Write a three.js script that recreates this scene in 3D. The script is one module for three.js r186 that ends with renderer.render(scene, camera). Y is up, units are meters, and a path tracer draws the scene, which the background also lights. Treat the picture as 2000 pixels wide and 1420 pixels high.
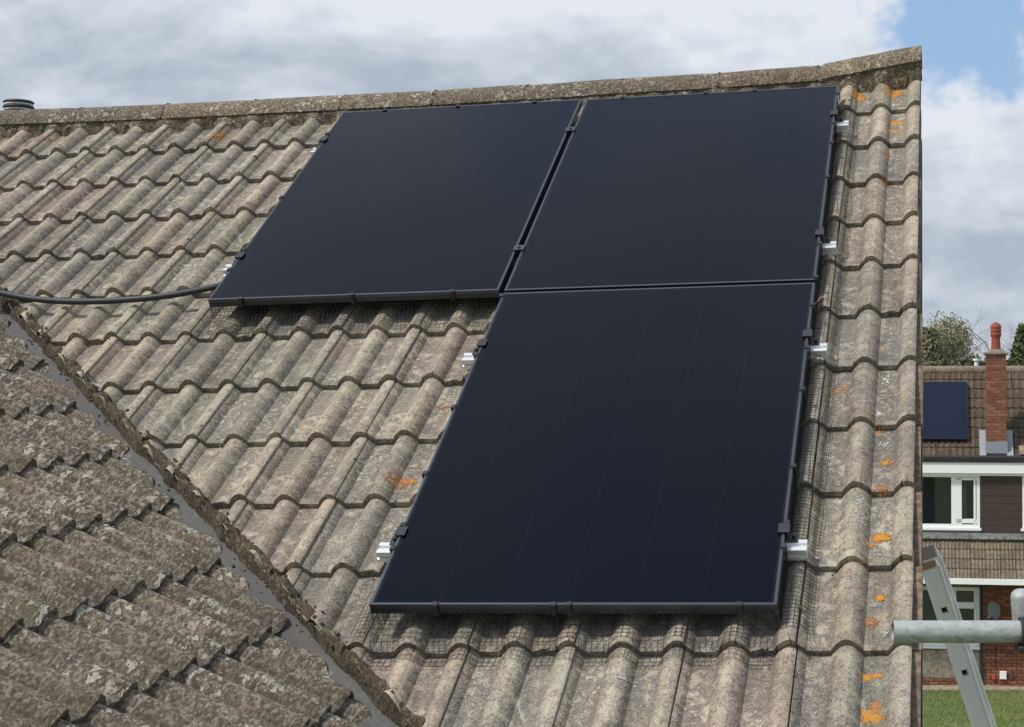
import * as THREE from 'three';
import { mergeGeometries, toCreasedNormals } from 'three/addons/utils/BufferGeometryUtils.js';

// ---------------------------------------------------------------- camera, sky, sun, exposure
const scene = new THREE.Scene();
const EYE = 6.6;                                            // metres above the lawn: standing on a scaffold by the roof
const camera = new THREE.PerspectiveCamera(2 * Math.atan(710 / 3244) * 180 / Math.PI, 2601.3 / 1420, 0.05, 2000);
camera.position.set(0, EYE, 0);
camera.rotation.set(Math.PI / 180, 0, 0);
camera.setViewOffset(2601.3, 1420, 0, 0, 2000, 1420);       // the photograph is the left part of a wider frame
camera.updateProjectionMatrix();
const SUN_AZ = 62, SUN_EL = 52;                             // degrees left of straight behind the camera, and up
const SKY_SHIFT = [9.48, 28.57, 22.49];
const sun = new THREE.DirectionalLight(new THREE.Color(1.0, 0.955, 0.89), 3.5);
{
  const a = SUN_AZ * Math.PI / 180, e = SUN_EL * Math.PI / 180;
  sun.position.set(-Math.sin(a) * Math.cos(e), Math.sin(e), Math.cos(a) * Math.cos(e)).multiplyScalar(60);
  sun.castShadow = true; sun.shadow.radius = 13; sun.shadow.mapSize.set(4096, 4096);
  Object.assign(sun.shadow.camera, { left: -30, right: 30, top: 30, bottom: -30, near: 1, far: 200 });
  sun.target.position.set(0, 5, -8);
  sun.position.add(sun.target.position);
  scene.add(sun, sun.target);
}
const renderer = new THREE.WebGLRenderer({ antialias: true });
renderer.toneMapping = THREE.LinearToneMapping;
renderer.toneMappingExposure = 1.0;
renderer.shadowMap.enabled = true;

// ---------------------------------------------------------------- random numbers and noise
function mulberry(a) { return () => { a |= 0; a = a + 0x6D2B79F5 | 0; let t = Math.imul(a ^ a >>> 15, 1 | a); t = t + Math.imul(t ^ t >>> 7, 61 | t) ^ t; return ((t ^ t >>> 14) >>> 0) / 4294967296; }; }
const rnd = mulberry(20240417);
const rr = (a, b) => a + (b - a) * rnd();
const LAT = new Float32Array(65536); for (let i = 0; i < 65536; i++) LAT[i] = rnd();
const sm = (t) => t * t * (3 - 2 * t);
const clamp = (x, a = 0, b = 1) => Math.min(b, Math.max(a, x));
const step = (a, b, x) => sm(clamp((x - a) / (b - a)));
const mix = (a, b, t) => a + (b - a) * t;
function n2(x, y, px = 256, py = 256, seed = 0) {           // value noise that repeats after px, py cells (at most 256)
  let xi = Math.floor(x), yi = Math.floor(y); const fx = sm(x - xi), fy = sm(y - yi);
  xi = ((xi % px) + px) % px; yi = ((yi % py) + py) % py; const x1 = (xi + 1) % px, y1 = (yi + 1) % py;
  const s = seed * 7919, r0 = (yi * 256 + s), r1 = (y1 * 256 + s);
  const a = LAT[(r0 + xi) & 65535], b = LAT[(r0 + x1) & 65535], c = LAT[(r1 + xi) & 65535], d = LAT[(r1 + x1) & 65535];
  return a + (b - a) * fx + (c - a + (a - b - c + d) * fx) * fy;
}
function n3(x, y, z) {
  const xi = Math.floor(x), yi = Math.floor(y), zi = Math.floor(z), fx = sm(x - xi), fy = sm(y - yi), fz = sm(z - zi);
  const h = (i, j, k) => LAT[(((i * 73856093) ^ (j * 19349663) ^ (k * 83492791)) >>> 3) & 65535];
  const l = (k) => { const a = h(xi, yi, k), b = h(xi + 1, yi, k), c = h(xi, yi + 1, k), d = h(xi + 1, yi + 1, k); return a + (b - a) * fx + (c - a + (a - b - c + d) * fx) * fy; };
  const p = l(zi), q = l(zi + 1); return p + (q - p) * fz;
}
function fbm3(x, y, z, o) { let s = 0, a = 0.5, t = 0; for (let i = 0; i < o; i++) { s += a * n3(x, y, z); t += a; a *= 0.5; x = x * 2.03 + 11.3; y = y * 2.03 + 5.7; z = z * 2.03 + 3.1; } return s / t; }

function fbmG(x, y, z, o, g) { let s = 0, a = 1, t = 0; for (let i = 0; i < o; i++) { s += a * n3(x, y, z); t += a; a *= g; x = x * 2.03 + 11.3; y = y * 2.03 + 5.7; z = z * 2.03 + 3.1; } return s / t; }
function cloudAt(x, y, z, S) {                               // [thickness, tone] of the cloud in a direction
  const qx = x * 4 + S[0], qy = y * 6.4 + S[1], qz = z * 4 + S[2], w = n3(qx * 1.4 + 40, qy * 1.4, qz * 1.4) - 0.5, w2 = n3(qx * 3.1 + 7, qy * 3.1 + 4, qz * 3.1) - 0.5;
  return [0.42 * fbmG(qx + w, qy + w, qz - w, 2, 0.5) + 0.58 * fbmG(qx * 2.4 + 1.6 * w, qy * 2.6 + 0.7 * w2, qz * 2.4 + w2, 7, 0.66), fbmG(qx * 2.2 + 9, qy * 2.8 + 31, qz * 2.2 + w2, 6, 0.66)];
}
// ---------------------------------------------------------------- the sky: broken grey cloud with blue gaps, the same all round
{
  const W = 4096, H = 2048, data = new Float32Array(W * H * 4), J0 = H / 2 - 20, D = new Float32Array(W * (H - J0)), T = new Float32Array(W * (H - J0));
  for (let j = J0; j < H; j++) {
    const el = ((j + 0.5) / H - 0.5) * Math.PI, y = Math.sin(el), c = Math.cos(el);
    for (let i = 0; i < W; i++) { const az = ((i + 0.5) / W - 0.5) * 2 * Math.PI, q = cloudAt(c * Math.cos(az), y, c * Math.sin(az), SKY_SHIFT), k = (j - J0) * W + i; D[k] = q[0]; T[k] = q[1]; }
  }
  const UP = 22, SIDE = 14;                                   // pixels towards the light, for the lit rims of the clouds
  for (let j = 0; j < H; j++) {
    const el = ((j + 0.5) / H - 0.5) * Math.PI, y = Math.sin(el), k0 = Math.sqrt(clamp(y / 0.5));
    for (let i = 0; i < W; i++) {
      const o = (j * W + i) * 4; let R = 0.30, G = 0.31, B = 0.30;
      if (j >= J0) {
        R = mix(0.56, 0.20, k0); G = mix(0.69, 0.39, k0); B = mix(0.83, 0.70, k0);
        const d = D[(j - J0) * W + i], above = D[(Math.min(j + UP, H - 1) - J0) * W + (i + SIDE) % W];
        const a = step(0.37, 0.465, d), v = clamp(0.62 + 3.2 * (d - above) - 1.2 * (d - 0.52) + 2.0 * (T[(j - J0) * W + i] - 0.5));
        R = mix(R, mix(0.42, 0.77, v), a); G = mix(G, mix(0.49, 0.81, v), a); B = mix(B, mix(0.585, 0.87, v), a);
      }
      data[o] = R; data[o + 1] = G; data[o + 2] = B; data[o + 3] = 1;
    }
  }
  const t = new THREE.DataTexture(data, W, H, THREE.RGBAFormat, THREE.FloatType);
  t.mapping = THREE.EquirectangularReflectionMapping; t.magFilter = t.minFilter = THREE.LinearFilter; t.wrapS = THREE.RepeatWrapping; t.needsUpdate = true;
  scene.background = t; scene.environment = t;
}

// ---------------------------------------------------------------- frames of the two roof slopes (x along the ridge, y up the slope, z out of the roof)
const V3 = (x, y, z) => new THREE.Vector3(x, y, z);
const MAIN = new THREE.Matrix4().makeBasis(V3(0.98432, 0.02219, 0.17497), V3(0.13396, 0.55131, -0.82347), V3(-0.11474, 0.834, 0.5397)).setPosition(-0.7094, 5.9149, -4.5754);
const WING = new THREE.Matrix4().makeBasis(V3(0.18831, 0.03985, -0.9813), V3(-0.8876, 0.43457, -0.15268), V3(0.42036, 0.89975, 0.1172)).setPosition(-2.1016, 6.5701, -5.9125);
const MAIN_INV = MAIN.clone().invert(), WING_INV = WING.clone().invert();
const GAUGE = 0.345, PITCH_X = 0.15, STEP = 0.0235, DEPTH = 0.038, WGAUGE = 0.335;
const hog = (u) => 0.0043 * (u + 1) * (u + 1);              // the old roof is not quite flat
const roll = (x, hw = 0.046) => { const a = Math.abs(x) / hw; if (a >= 1) return 0; const e = Math.pow(Math.max(0, 1 - Math.pow(a / 0.93, 2.2)), 0.62), c = Math.pow(0.5 + 0.5 * Math.cos(Math.PI * a), 0.6); return 0.34 * e + 0.66 * c; };
// height of the main slope's tile surface
function surf(u, v) {
  const r = Math.floor(v / GAUGE), k = Math.round(u / PITCH_X);
  return -DEPTH + DEPTH * roll(u - k * PITCH_X) - (v - r * GAUGE) * STEP / GAUGE + hog(u);
}
// the valley between the two slopes, in the main slope's frame
const VAL = { p: V3(-0.5, 0.167, -0.08), d: V3(1, -0.997, 0).normalize(), n: V3(0.997, 1, 0).normalize() };
const valleyD = (u, v) => (u - VAL.p.x) * VAL.n.x + (v - VAL.p.y) * VAL.n.y;

// ---------------------------------------------------------------- naming and tagging
const used = {};
function numbered(name) { const n = used[name] = (used[name] ?? -1) + 1; return n ? `${name}_${String(n).padStart(3, '0')}` : name; }
function tag(o, label, category, group, kind) { Object.assign(o.userData, { label, category }); if (group) o.userData.group = group; if (kind) o.userData.kind = kind; return o; }
function thing(name, label, category, group, matrix) {
  const o = new THREE.Group(); o.name = numbered(name); scene.add(o); tag(o, label, category, group);
  if (matrix) o.applyMatrix4(matrix);
  return o;
}
function mesh(name, geo, mat, parent) { const m = new THREE.Mesh(geo, mat); m.name = name; m.castShadow = m.receiveShadow = true; parent.add(m); return m; }
function solo(name, geo, mat, label, category, group, matrix) { const m = mesh(numbered(name), geo, mat, scene); tag(m, label, category, group); if (matrix) m.applyMatrix4(matrix); return m; }
function structure(name, geo, mat, label) { const m = mesh(numbered(name), geo, mat, scene); m.userData.kind = 'structure'; m.userData.label = label; return m; }

// ---------------------------------------------------------------- geometry helpers
class MB {
  constructor() { this.p = []; this.u = []; }
  tri(a, b, c, ua, ub, uc) { this.p.push(...a, ...b, ...c); this.u.push(...(ua || [a[0], a[1]]), ...(ub || [b[0], b[1]]), ...(uc || [c[0], c[1]])); }
  quad(a, b, c, d, ua, ub, uc, ud) { this.tri(a, b, c, ua, ub, uc); this.tri(a, c, d, ua, uc, ud); }
  tube(pts, r, sides = 6, caps = true) {
    const P = pts.map((p) => V3(...p)), n = P.length, rings = []; let ref = V3(0.31, 0.27, 0.91);
    let len = 0;
    for (let i = 0; i < n; i++) {
      const t = P[Math.min(i + 1, n - 1)].clone().sub(P[Math.max(i - 1, 0)]).normalize();
      if (Math.abs(t.dot(ref)) > 0.97) ref = V3(0.9, 0.1, 0.2);
      const a = ref.clone().cross(t).normalize(), b = t.clone().cross(a), ring = []; ref = b.clone().lerp(ref, 0.0);
      const R = Array.isArray(r) ? r[i] : r;
      if (i) len += P[i].distanceTo(P[i - 1]);
      for (let k = 0; k <= sides; k++) { const f = k / sides * 2 * Math.PI; ring.push([P[i].clone().addScaledVector(a, R * Math.cos(f)).addScaledVector(b, R * Math.sin(f)).toArray(), [k / sides * 2 * Math.PI * R, len]]); }
      rings.push(ring);
    }
    for (let i = 0; i < n - 1; i++) for (let k = 0; k < sides; k++) {
      const [a, ua] = rings[i][k], [b, ub] = rings[i][k + 1], [c, uc] = rings[i + 1][k + 1], [d, ud] = rings[i + 1][k];
      this.quad(a, b, c, d, ua, ub, uc, ud);
    }
    if (caps) for (const [i, s] of [[0, -1], [n - 1, 1]]) for (let k = 0; k < sides; k++) s > 0 ? this.tri(P[i].toArray(), rings[i][k][0], rings[i][k + 1][0]) : this.tri(P[i].toArray(), rings[i][k + 1][0], rings[i][k][0]);
    return this;
  }
  box(x0, x1, y0, y1, z0, z1) {
    const v = (i, j, k) => [i ? x1 : x0, j ? y1 : y0, k ? z1 : z0];
    const f = (a, b, c, d, m) => { const q = (p) => m === 0 ? [p[1], p[2]] : m === 1 ? [p[0], p[2]] : [p[0], p[1]]; this.quad(a, b, c, d, q(a), q(b), q(c), q(d)); };
    f(v(1, 0, 0), v(1, 1, 0), v(1, 1, 1), v(1, 0, 1), 0); f(v(0, 1, 0), v(0, 0, 0), v(0, 0, 1), v(0, 1, 1), 0);
    f(v(0, 1, 0), v(0, 1, 1), v(1, 1, 1), v(1, 1, 0), 1); f(v(0, 0, 0), v(1, 0, 0), v(1, 0, 1), v(0, 0, 1), 1);
    f(v(0, 0, 1), v(1, 0, 1), v(1, 1, 1), v(0, 1, 1), 2); f(v(0, 1, 0), v(1, 1, 0), v(1, 0, 0), v(0, 0, 0), 2);
    return this;
  }
  geo(crease = 0.7) {
    let g = new THREE.BufferGeometry();
    g.setAttribute('position', new THREE.Float32BufferAttribute(this.p, 3));
    g.setAttribute('uv', new THREE.Float32BufferAttribute(this.u, 2));
    if (crease > 0) g = toCreasedNormals(g, crease); else g.computeVertexNormals();
    return g;
  }
}
// a box with chamfered edges, centred
function chamferBox(w, h, d, c = 0.004) {
  const s = new THREE.Shape(); const x = w / 2 - c, y = h / 2 - c;
  s.moveTo(-x, -y); s.lineTo(x, -y); s.lineTo(x, y); s.lineTo(-x, y); s.closePath();
  const g = new THREE.ExtrudeGeometry(s, { depth: d - 2 * c, bevelEnabled: true, bevelSize: c, bevelThickness: c, bevelSegments: 1, steps: 1 });
  g.translate(0, 0, -d / 2 + c); return g;
}
const boxGeo = (x0, x1, y0, y1, z0, z1) => new MB().box(x0, x1, y0, y1, z0, z1).geo(0);
// keep the part of a non-indexed geometry where dist(x, y, z) >= 0 (dist is linear)
function clipGeo(g, dist) {
  const P = g.attributes.position, N = g.attributes.normal, U = g.attributes.uv, op = [], on = [], ou = [];
  for (let t = 0; t < P.count; t += 3) {
    let poly = [0, 1, 2].map((i) => { const k = t + i; const q = [P.getX(k), P.getY(k), P.getZ(k), N.getX(k), N.getY(k), N.getZ(k), U.getX(k), U.getY(k)]; q.d = dist(q[0], q[1], q[2]); return q; });
    const out = [];
    for (let i = 0; i < 3; i++) {
      const a = poly[i], b = poly[(i + 1) % 3];
      if (a.d >= 0) out.push(a);
      if ((a.d >= 0) !== (b.d >= 0)) { const f = a.d / (a.d - b.d); out.push(a.map((x, j) => x + (b[j] - x) * f)); }
    }
    for (let i = 1; i + 1 < out.length; i++) for (const q of [out[0], out[i], out[i + 1]]) { op.push(q[0], q[1], q[2]); on.push(q[3], q[4], q[5]); ou.push(q[6], q[7]); }
  }
  if (!op.length) return null;
  const r = new THREE.BufferGeometry();
  r.setAttribute('position', new THREE.Float32BufferAttribute(op, 3)); r.setAttribute('normal', new THREE.Float32BufferAttribute(on, 3)); r.setAttribute('uv', new THREE.Float32BufferAttribute(ou, 2));
  return r;
}

// ---------------------------------------------------------------- textures
function makeTex(size, metres, fn, srgb = true) {           // fn(x, y in metres, out[r, g, b] linear or height)
  const d = new Uint8Array(size * size * 4), o = [0, 0, 0];
  const enc = srgb ? (v) => 255 * (v <= 0.0031308 ? 12.92 * v : 1.055 * Math.pow(v, 1 / 2.4) - 0.055) : (v) => 255 * v;
  for (let j = 0; j < size; j++) for (let i = 0; i < size; i++) {
    fn((i + 0.5) / size * metres, (j + 0.5) / size * metres, o);
    const k = (j * size + i) * 4; d[k] = enc(clamp(o[0])); d[k + 1] = enc(clamp(o[1])); d[k + 2] = enc(clamp(o[2])); d[k + 3] = 255;
  }
  const t = new THREE.DataTexture(d, size, size, THREE.RGBAFormat); t.wrapS = t.wrapT = THREE.RepeatWrapping; t.magFilter = THREE.LinearFilter; t.minFilter = THREE.LinearMipmapLinearFilter; t.generateMipmaps = true;
  if (srgb) t.colorSpace = THREE.SRGBColorSpace; t.needsUpdate = true; t.repeat.set(1 / metres, 1 / metres); return t;
}
// spots: a field of irregular lichen discs, precomputed on a grid
function spotField(size, metres, count, r0, r1, seed) {
  const f = new Float32Array(size * size), R = mulberry(seed), px = size / metres;
  for (let s = 0; s < count; s++) {
    const cx = R() * size, cy = R() * size, rad = (r0 + (r1 - r0) * Math.pow(R(), 3)) * px, ph = R() * 6.28, v = 0.35 + 0.65 * R(), e = Math.ceil(rad * 1.5);
    for (let j = -e; j <= e; j++) for (let i = -e; i <= e; i++) {
      const a = Math.atan2(j, i), q = rad * (1 + 0.28 * Math.sin(3 * a + ph) + 0.2 * Math.sin(5 * a - 2 * ph));
      const dd = Math.hypot(i, j); if (dd > q) continue;
      const k = (((cy + j | 0) + size) % size) * size + (((cx + i | 0) + size) % size);
      f[k] = Math.max(f[k], v * (1 - 0.35 * step(0.6, 1, 1 - dd / q) * (rad > 4 * px / 1000 ? 1 : 0)));
    }
  }
  return (x, y) => f[((y / metres * size) | 0) % size * size + ((x / metres * size) | 0) % size];
}
const TM = 1.5, TS = 2048;                                     // metres and pixels of the tile textures
const pale1 = spotField(TS, TM, 9000, 0.0013, 0.0075, 5), pale2 = spotField(TS, TM, 9000, 0.0010, 0.009, 6), dark1 = spotField(TS, TM, 15000, 0.0011, 0.0046, 7), rust = spotField(TS, TM, 90, 0.002, 0.012, 8);
const cell = (f) => Math.min(256, Math.round(f * TM));       // cells of noise over the texture
const N = (x, y, f, s) => { const c = cell(f); return n2(x * c / TM, y * c / TM, c, c, s); };
const NS = (x, y, fx, fy, s) => { const a = cell(fx), b = cell(fy); return n2(x * a / TM, y * b / TM, a, b, s); };
const NF = (x, y, s) => n2(x * 512 / TM, y * 512 / TM, 256, 256, s);   // three-millimetre grain
function grainAt(x, y) { return 0.6 * NF(x, y, 9) + 0.4 * LAT[((x / TM * TS | 0) * 977 + (y / TM * TS | 0) * 3571) & 65535]; }
const mainMap = makeTex(TS, TM, (x, y, o) => {
  const lo = N(x, y, 2.7, 1), mid = 0.5 * N(x, y, 14, 2) + 0.5 * N(x, y, 33, 3), fine = N(x, y, 90, 4), fine2 = 0.3 * N(x, y, 165, 18) + 0.7 * NF(x, y, 29), g = grainAt(x, y), str = NS(x, y, 70, 5, 5), str2 = NS(x, y, 26, 2, 6);
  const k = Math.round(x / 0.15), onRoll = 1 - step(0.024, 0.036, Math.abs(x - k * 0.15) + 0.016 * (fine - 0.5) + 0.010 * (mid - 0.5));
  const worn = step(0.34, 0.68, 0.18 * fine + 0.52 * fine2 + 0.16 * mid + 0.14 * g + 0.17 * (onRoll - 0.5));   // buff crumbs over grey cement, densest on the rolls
  let r = mix(0.165, 0.335, worn), gg = mix(0.147, 0.286, worn), b = mix(0.126, 0.220, worn);
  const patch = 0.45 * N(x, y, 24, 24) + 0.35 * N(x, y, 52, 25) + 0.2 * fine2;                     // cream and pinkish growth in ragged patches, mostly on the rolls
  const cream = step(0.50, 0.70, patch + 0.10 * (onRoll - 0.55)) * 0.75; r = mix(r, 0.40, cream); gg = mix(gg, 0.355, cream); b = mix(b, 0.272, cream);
  const pink = step(0.55, 0.78, 0.5 * lo + 0.3 * N(x, y, 30, 26) + 0.2 * fine2) * 0.5; r = mix(r, 0.33, pink); gg = mix(gg, 0.262, pink); b = mix(b, 0.215, pink);
  const green = step(0.52, 0.8, NS(x, y, 12, 6, 7) * 0.5 + 0.25 * fine + 0.25 * fine2) * 0.5; r = mix(r, 0.185, green); gg = mix(gg, 0.182, green); b = mix(b, 0.135, green);
  const soot = step(0.60, 0.80, 0.4 * N(x, y, 17, 27) + 0.3 * N(x, y, 45, 28) + 0.3 * fine2) * 0.55; r = mix(r, 0.115, soot); gg = mix(gg, 0.104, soot); b = mix(b, 0.086, soot);
  const m = (0.50 + 1.0 * g) * (0.9 + 0.2 * str) * (0.84 + 0.32 * str2);
  r *= m; gg *= m; b *= m;
  const dk = dark1(x, y) * (0.35 + 0.65 * step(0.35, 0.6, mid)) * 0.75; r = mix(r, 0.07, dk); gg = mix(gg, 0.06, dk); b = mix(b, 0.045, dk);
  const pl = pale1(x, y) * (1 - 0.6 * onRoll) * step(0.30, 0.6, N(x, y, 6, 8)) * 0.8; r = mix(r, 0.46, pl); gg = mix(gg, 0.44, pl); b = mix(b, 0.37, pl);
  const sc = step(0.80, 0.88, NS(x + 0.10 * (mid - 0.5), y, 60, 14, 10)) * step(0.5, 0.7, N(x, y, 6, 11)) * 0.55; r = mix(r, 0.46, sc); gg = mix(gg, 0.43, sc); b = mix(b, 0.355, sc);
  o[0] = r; o[1] = gg; o[2] = b;
});
const wingMap = makeTex(TS, TM, (x, y, o) => {
  const lo = N(x, y, 4, 1), mid = 0.5 * N(x, y, 18, 2) + 0.5 * N(x, y, 42, 3), fine = N(x, y, 100, 4), fine2 = N(x, y, 168, 18), g = grainAt(x, y);
  const k = Math.round(x / 0.15), crest = 1 - step(0.014, 0.030, Math.abs(x - k * 0.15) + 0.020 * (fine - 0.5) + 0.016 * (mid - 0.5)), q = step(0.26, 0.78, 0.12 * mid + 0.55 * fine2 + 0.33 * NS(x, y, 170, 14, 19)); let r = mix(0.078, 0.158, q), gg = mix(0.065, 0.131, q), b = mix(0.051, 0.101, q);
  const moss = step(0.5, 0.7, 0.5 * lo + 0.5 * fine) * 0.5; r = mix(r, 0.13, moss); gg = mix(gg, 0.108, moss); b = mix(b, 0.062, moss);
  const m = 0.45 + 1.1 * g; r *= m; gg *= m; b *= m;
  const crustAndCrestLight = step(0.50, 0.82, 0.46 * fine2 + 0.26 * g + 0.22 * NS(x, y, 170, 40, 5) + 0.06 * N(x, y, 8, 6) + 0.085 * crest) * (0.4 + 0.6 * g); r = mix(r, 0.28, crustAndCrestLight); gg = mix(gg, 0.252, crustAndCrestLight); b = mix(b, 0.202, crustAndCrestLight);  // pale crust, plus the lit line along each roll crest painted into the colour
  const pl = pale2(x, y) * step(0.40, 0.66, N(x, y, 9, 8)) * 0.8; r = mix(r, 0.46, pl); gg = mix(gg, 0.45, pl); b = mix(b, 0.39, pl);
  const dk = dark1(x + 0.7, y + 0.3) * 0.8; r = mix(r, 0.04, dk); gg = mix(gg, 0.035, dk); b = mix(b, 0.026, dk);
  const ru = rust(x, y) * step(0.4, 0.6, fine) * 0.7; r = mix(r, 0.34, ru); gg = mix(gg, 0.17, ru); b = mix(b, 0.07, ru);
  o[0] = r; o[1] = gg; o[2] = b;
});
const concreteBump = makeTex(TS, TM, (x, y, o) => { const v = 0.45 * grainAt(x, y) + 0.3 * NF(x, y, 18) + 0.1 * N(x, y, 60, 3) + 0.15 * pale2(x, y); o[0] = o[1] = o[2] = clamp(v); }, false);
const stoneMap = makeTex(1024, TM, (x, y, o) => {            // crumbled mortar and mossy edges, roughcast, soil: a neutral grain tinted by the material
  const mid = 0.6 * N(x, y, 12, 12) + 0.4 * N(x, y, 30, 13), g = grainAt(x, y), fine = N(x, y, 75, 14);
  const v = 0.35 + 0.45 * step(0.3, 0.75, 0.5 * mid + 0.5 * fine) + 0.4 * (g - 0.5); o[0] = v; o[1] = v * (0.95 + 0.05 * mid); o[2] = v * (0.86 + 0.1 * mid);
});
const leadMap = makeTex(1024, TM, (x, y, o) => {
  const mid = 0.6 * N(x, y, 6, 15) + 0.4 * N(x, y, 24, 16), g = grainAt(x, y), w = pale2(x + 1, y) * step(0.55, 0.72, N(x, y, 3, 17)) * 0.8;
  const v = 0.052 + 0.032 * mid + 0.035 * (g - 0.5); const dirt = step(0.45, 0.75, 0.5 * N(x, y, 5, 31) + 0.5 * N(x, y, 60, 32)) * 0.6; o[0] = mix(mix(v, 0.075, dirt), 0.5, w); o[1] = mix(mix(v * 0.99, 0.06, dirt), 0.5, w); o[2] = mix(mix(v * 0.94, 0.042, dirt), 0.45, w);
});

const galvMap = makeTex(1024, TM, (x, y, o) => { const a = N(x, y, 160, 21), b = N(x, y, 90, 22), w = step(0.62, 0.75, 0.6 * a + 0.4 * b), d = step(0.70, 0.8, N(x, y, 140, 23)), v = mix(mix(0.78 + 0.14 * b, 1, w * 0.7), 0.45, d * 0.45); o[0] = v; o[1] = v; o[2] = v * 0.98; });
const std = (color, roughness = 0.85, extra = {}) => new THREE.MeshStandardMaterial({ color: Array.isArray(color) ? new THREE.Color().setRGB(...color) : color, roughness, ...extra });
const phys = (color, roughness, extra = {}) => new THREE.MeshPhysicalMaterial({ color: new THREE.Color().setRGB(...color), roughness, ...extra });
const tints = [[1, 1, 1], [0.86, 0.86, 0.87], [1.10, 1.07, 1.02], [0.95, 0.91, 0.88], [1.03, 1.03, 1.0], [0.92, 0.92, 0.89], [1.0, 0.94, 0.92], [1.06, 1.02, 1.0], [0.82, 0.80, 0.79]];
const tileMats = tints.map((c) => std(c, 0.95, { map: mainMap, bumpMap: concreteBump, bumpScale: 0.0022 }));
const wingMats = tints.map((c) => std(c.map((v, i) => [1.06, 1.02, 0.99][i] + 0.45 * (v - 1)), 0.97, { map: wingMap, bumpMap: concreteBump, bumpScale: 0.0026 }));
const ridgeMats = tints.map((c) => std([c[0] * 1.25, c[1] * 1.2, c[2] * 1.1], 0.96, { map: wingMap, bumpMap: concreteBump, bumpScale: 0.006 }));
const M = {
  deck: std([0.05, 0.045, 0.04], 0.95), mortar: std([1.05, 0.98, 0.86], 0.98, { map: wingMap, bumpMap: concreteBump, bumpScale: 0.005 }),
  moss: std([0.52, 0.46, 0.35], 1, { map: wingMap, bumpMap: concreteBump, bumpScale: 0.005 }),
  lead: std([1, 1, 1], 0.6, { map: leadMap, bumpMap: concreteBump, bumpScale: 0.002 }),
  brownWood: std([0.30, 0.215, 0.155], 0.85, { map: stoneMap }), darkWood: std([0.035, 0.028, 0.024], 0.7),
  cell: phys([0.0022, 0.0030, 0.0062], 0.17, { ior: 1.23, specularColor: new THREE.Color().setRGB(0.52, 0.68, 1) }), back: phys([0.010, 0.011, 0.014], 0.2, { ior: 1.23, specularColor: new THREE.Color().setRGB(0.52, 0.68, 1) }),
  frame: std([0.12, 0.135, 0.16], 0.42, { metalness: 1 }), blackPlastic: std([0.024, 0.027, 0.032], 0.5), wire: std([0.012, 0.012, 0.012], 0.6),
  alu: std([0.80, 0.81, 0.82], 0.38, { metalness: 0.6 }), zinc: std([0.42, 0.44, 0.45], 0.55, { metalness: 0.7, map: stoneMap }),
  orange: std([0.50, 0.225, 0.03], 1), orange2: std([0.40, 0.17, 0.05], 1), whiteLichen: std([0.42, 0.42, 0.37], 1), greyLichen: std([0.34, 0.36, 0.30], 1),
  white: std([0.86, 0.86, 0.85], 0.45), lawn: null,
};
const pick = (a) => a[Math.floor(rnd() * a.length)];

// ---------------------------------------------------------------- roof tiles: interlocking concrete tiles with two rolls
const LEN = 0.405, THICK = 0.021;
const XS = [];                                               // samples across one tile, centre roll at 0, joint at the right of the roll at +0.15
{
  const add = (c, lo, hi, n) => { for (let i = 0; i <= n; i++) { const x = c + lo + (hi - lo) * i / n; if (x >= -0.1295 && x <= 0.1685 && !XS.some((q) => Math.abs(q - x) < 1e-4)) XS.push(x); } };
  add(-0.15, 0.0206, 0.048, 6); add(0, -0.0475, 0.0475, 24); add(0.15, -0.0475, 0.018, 15); XS.push(-0.075, 0.075); XS.sort((a, b) => a - b);
}
function tileProfile(x) {
  let h = -DEPTH + DEPTH * Math.max(roll(x), roll(x - 0.15));
  if (x < -0.1) h = -DEPTH + (DEPTH * roll(x + 0.15) * 0.84);   // the low shoulder that the next tile laps over
  return h;
}
function tileGeo(seed, gauge, du, dv, flip, chip = 1) {
  const R = mulberry(seed), mb = new MB(), j = [], ys = [0, 0.006, 0.10, 0.22, LEN];
  const wob = XS.map(() => (R() - 0.5) * 0.0022 * chip), nick = XS.map(() => R() < 0.06 * chip ? R() * 0.010 : 0), warp = (R() - 0.5) * 0.004;
  const P = (i, k) => { const x = XS[i], y = k ? ys[k] : wob[i] * 1.2 + nick[i]; return [x, y, tileProfile(x) - ys[k] * STEP / gauge - (k === 0 ? 0.003 + nick[i] * 0.3 : 0) + warp * x / 0.15]; };
  const UV = (p, dz = 0) => [(flip ? -p[0] : p[0]) + du, p[1] + dv - dz];
  for (let i = 0; i < XS.length - 1; i++) {
    for (let k = 0; k < ys.length - 1; k++) { const a = P(i, k), b = P(i + 1, k), c = P(i + 1, k + 1), d = P(i, k + 1); mb.quad(a, b, c, d, UV(a), UV(b), UV(c), UV(d)); }
    const a = P(i, 0), b = P(i + 1, 0), lo = (p, q) => [p[0], p[1] + 0.004, p[2] - THICK + q];
    const c = lo(b, wob[i + 1]), d = lo(a, wob[i]); mb.quad(d, c, b, a, UV(d, THICK), UV(c, THICK), UV(b), UV(a));
    const e = [d[0], 0.10, d[2] - 0.10 * STEP / gauge], f = [c[0], 0.10, c[2] - 0.10 * STEP / gauge]; mb.quad(e, f, c, d, UV(e), UV(f), UV(c), UV(d));   // underside behind the lip
  }
  for (const i of [0, XS.length - 1]) for (let k = 0; k < ys.length - 1; k++) {
    const a = P(i, k), b = P(i, k + 1), dn = i ? 0.016 : THICK, c = [b[0], b[1], b[2] - dn], d = [a[0], a[1], a[2] - dn]; i ? mb.quad(d, c, b, a) : mb.quad(a, b, c, d);
  }
  return mb.geo(0.6);
}
const VARIANTS = 10;
const mainTiles = [], wingTiles = [];
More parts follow.
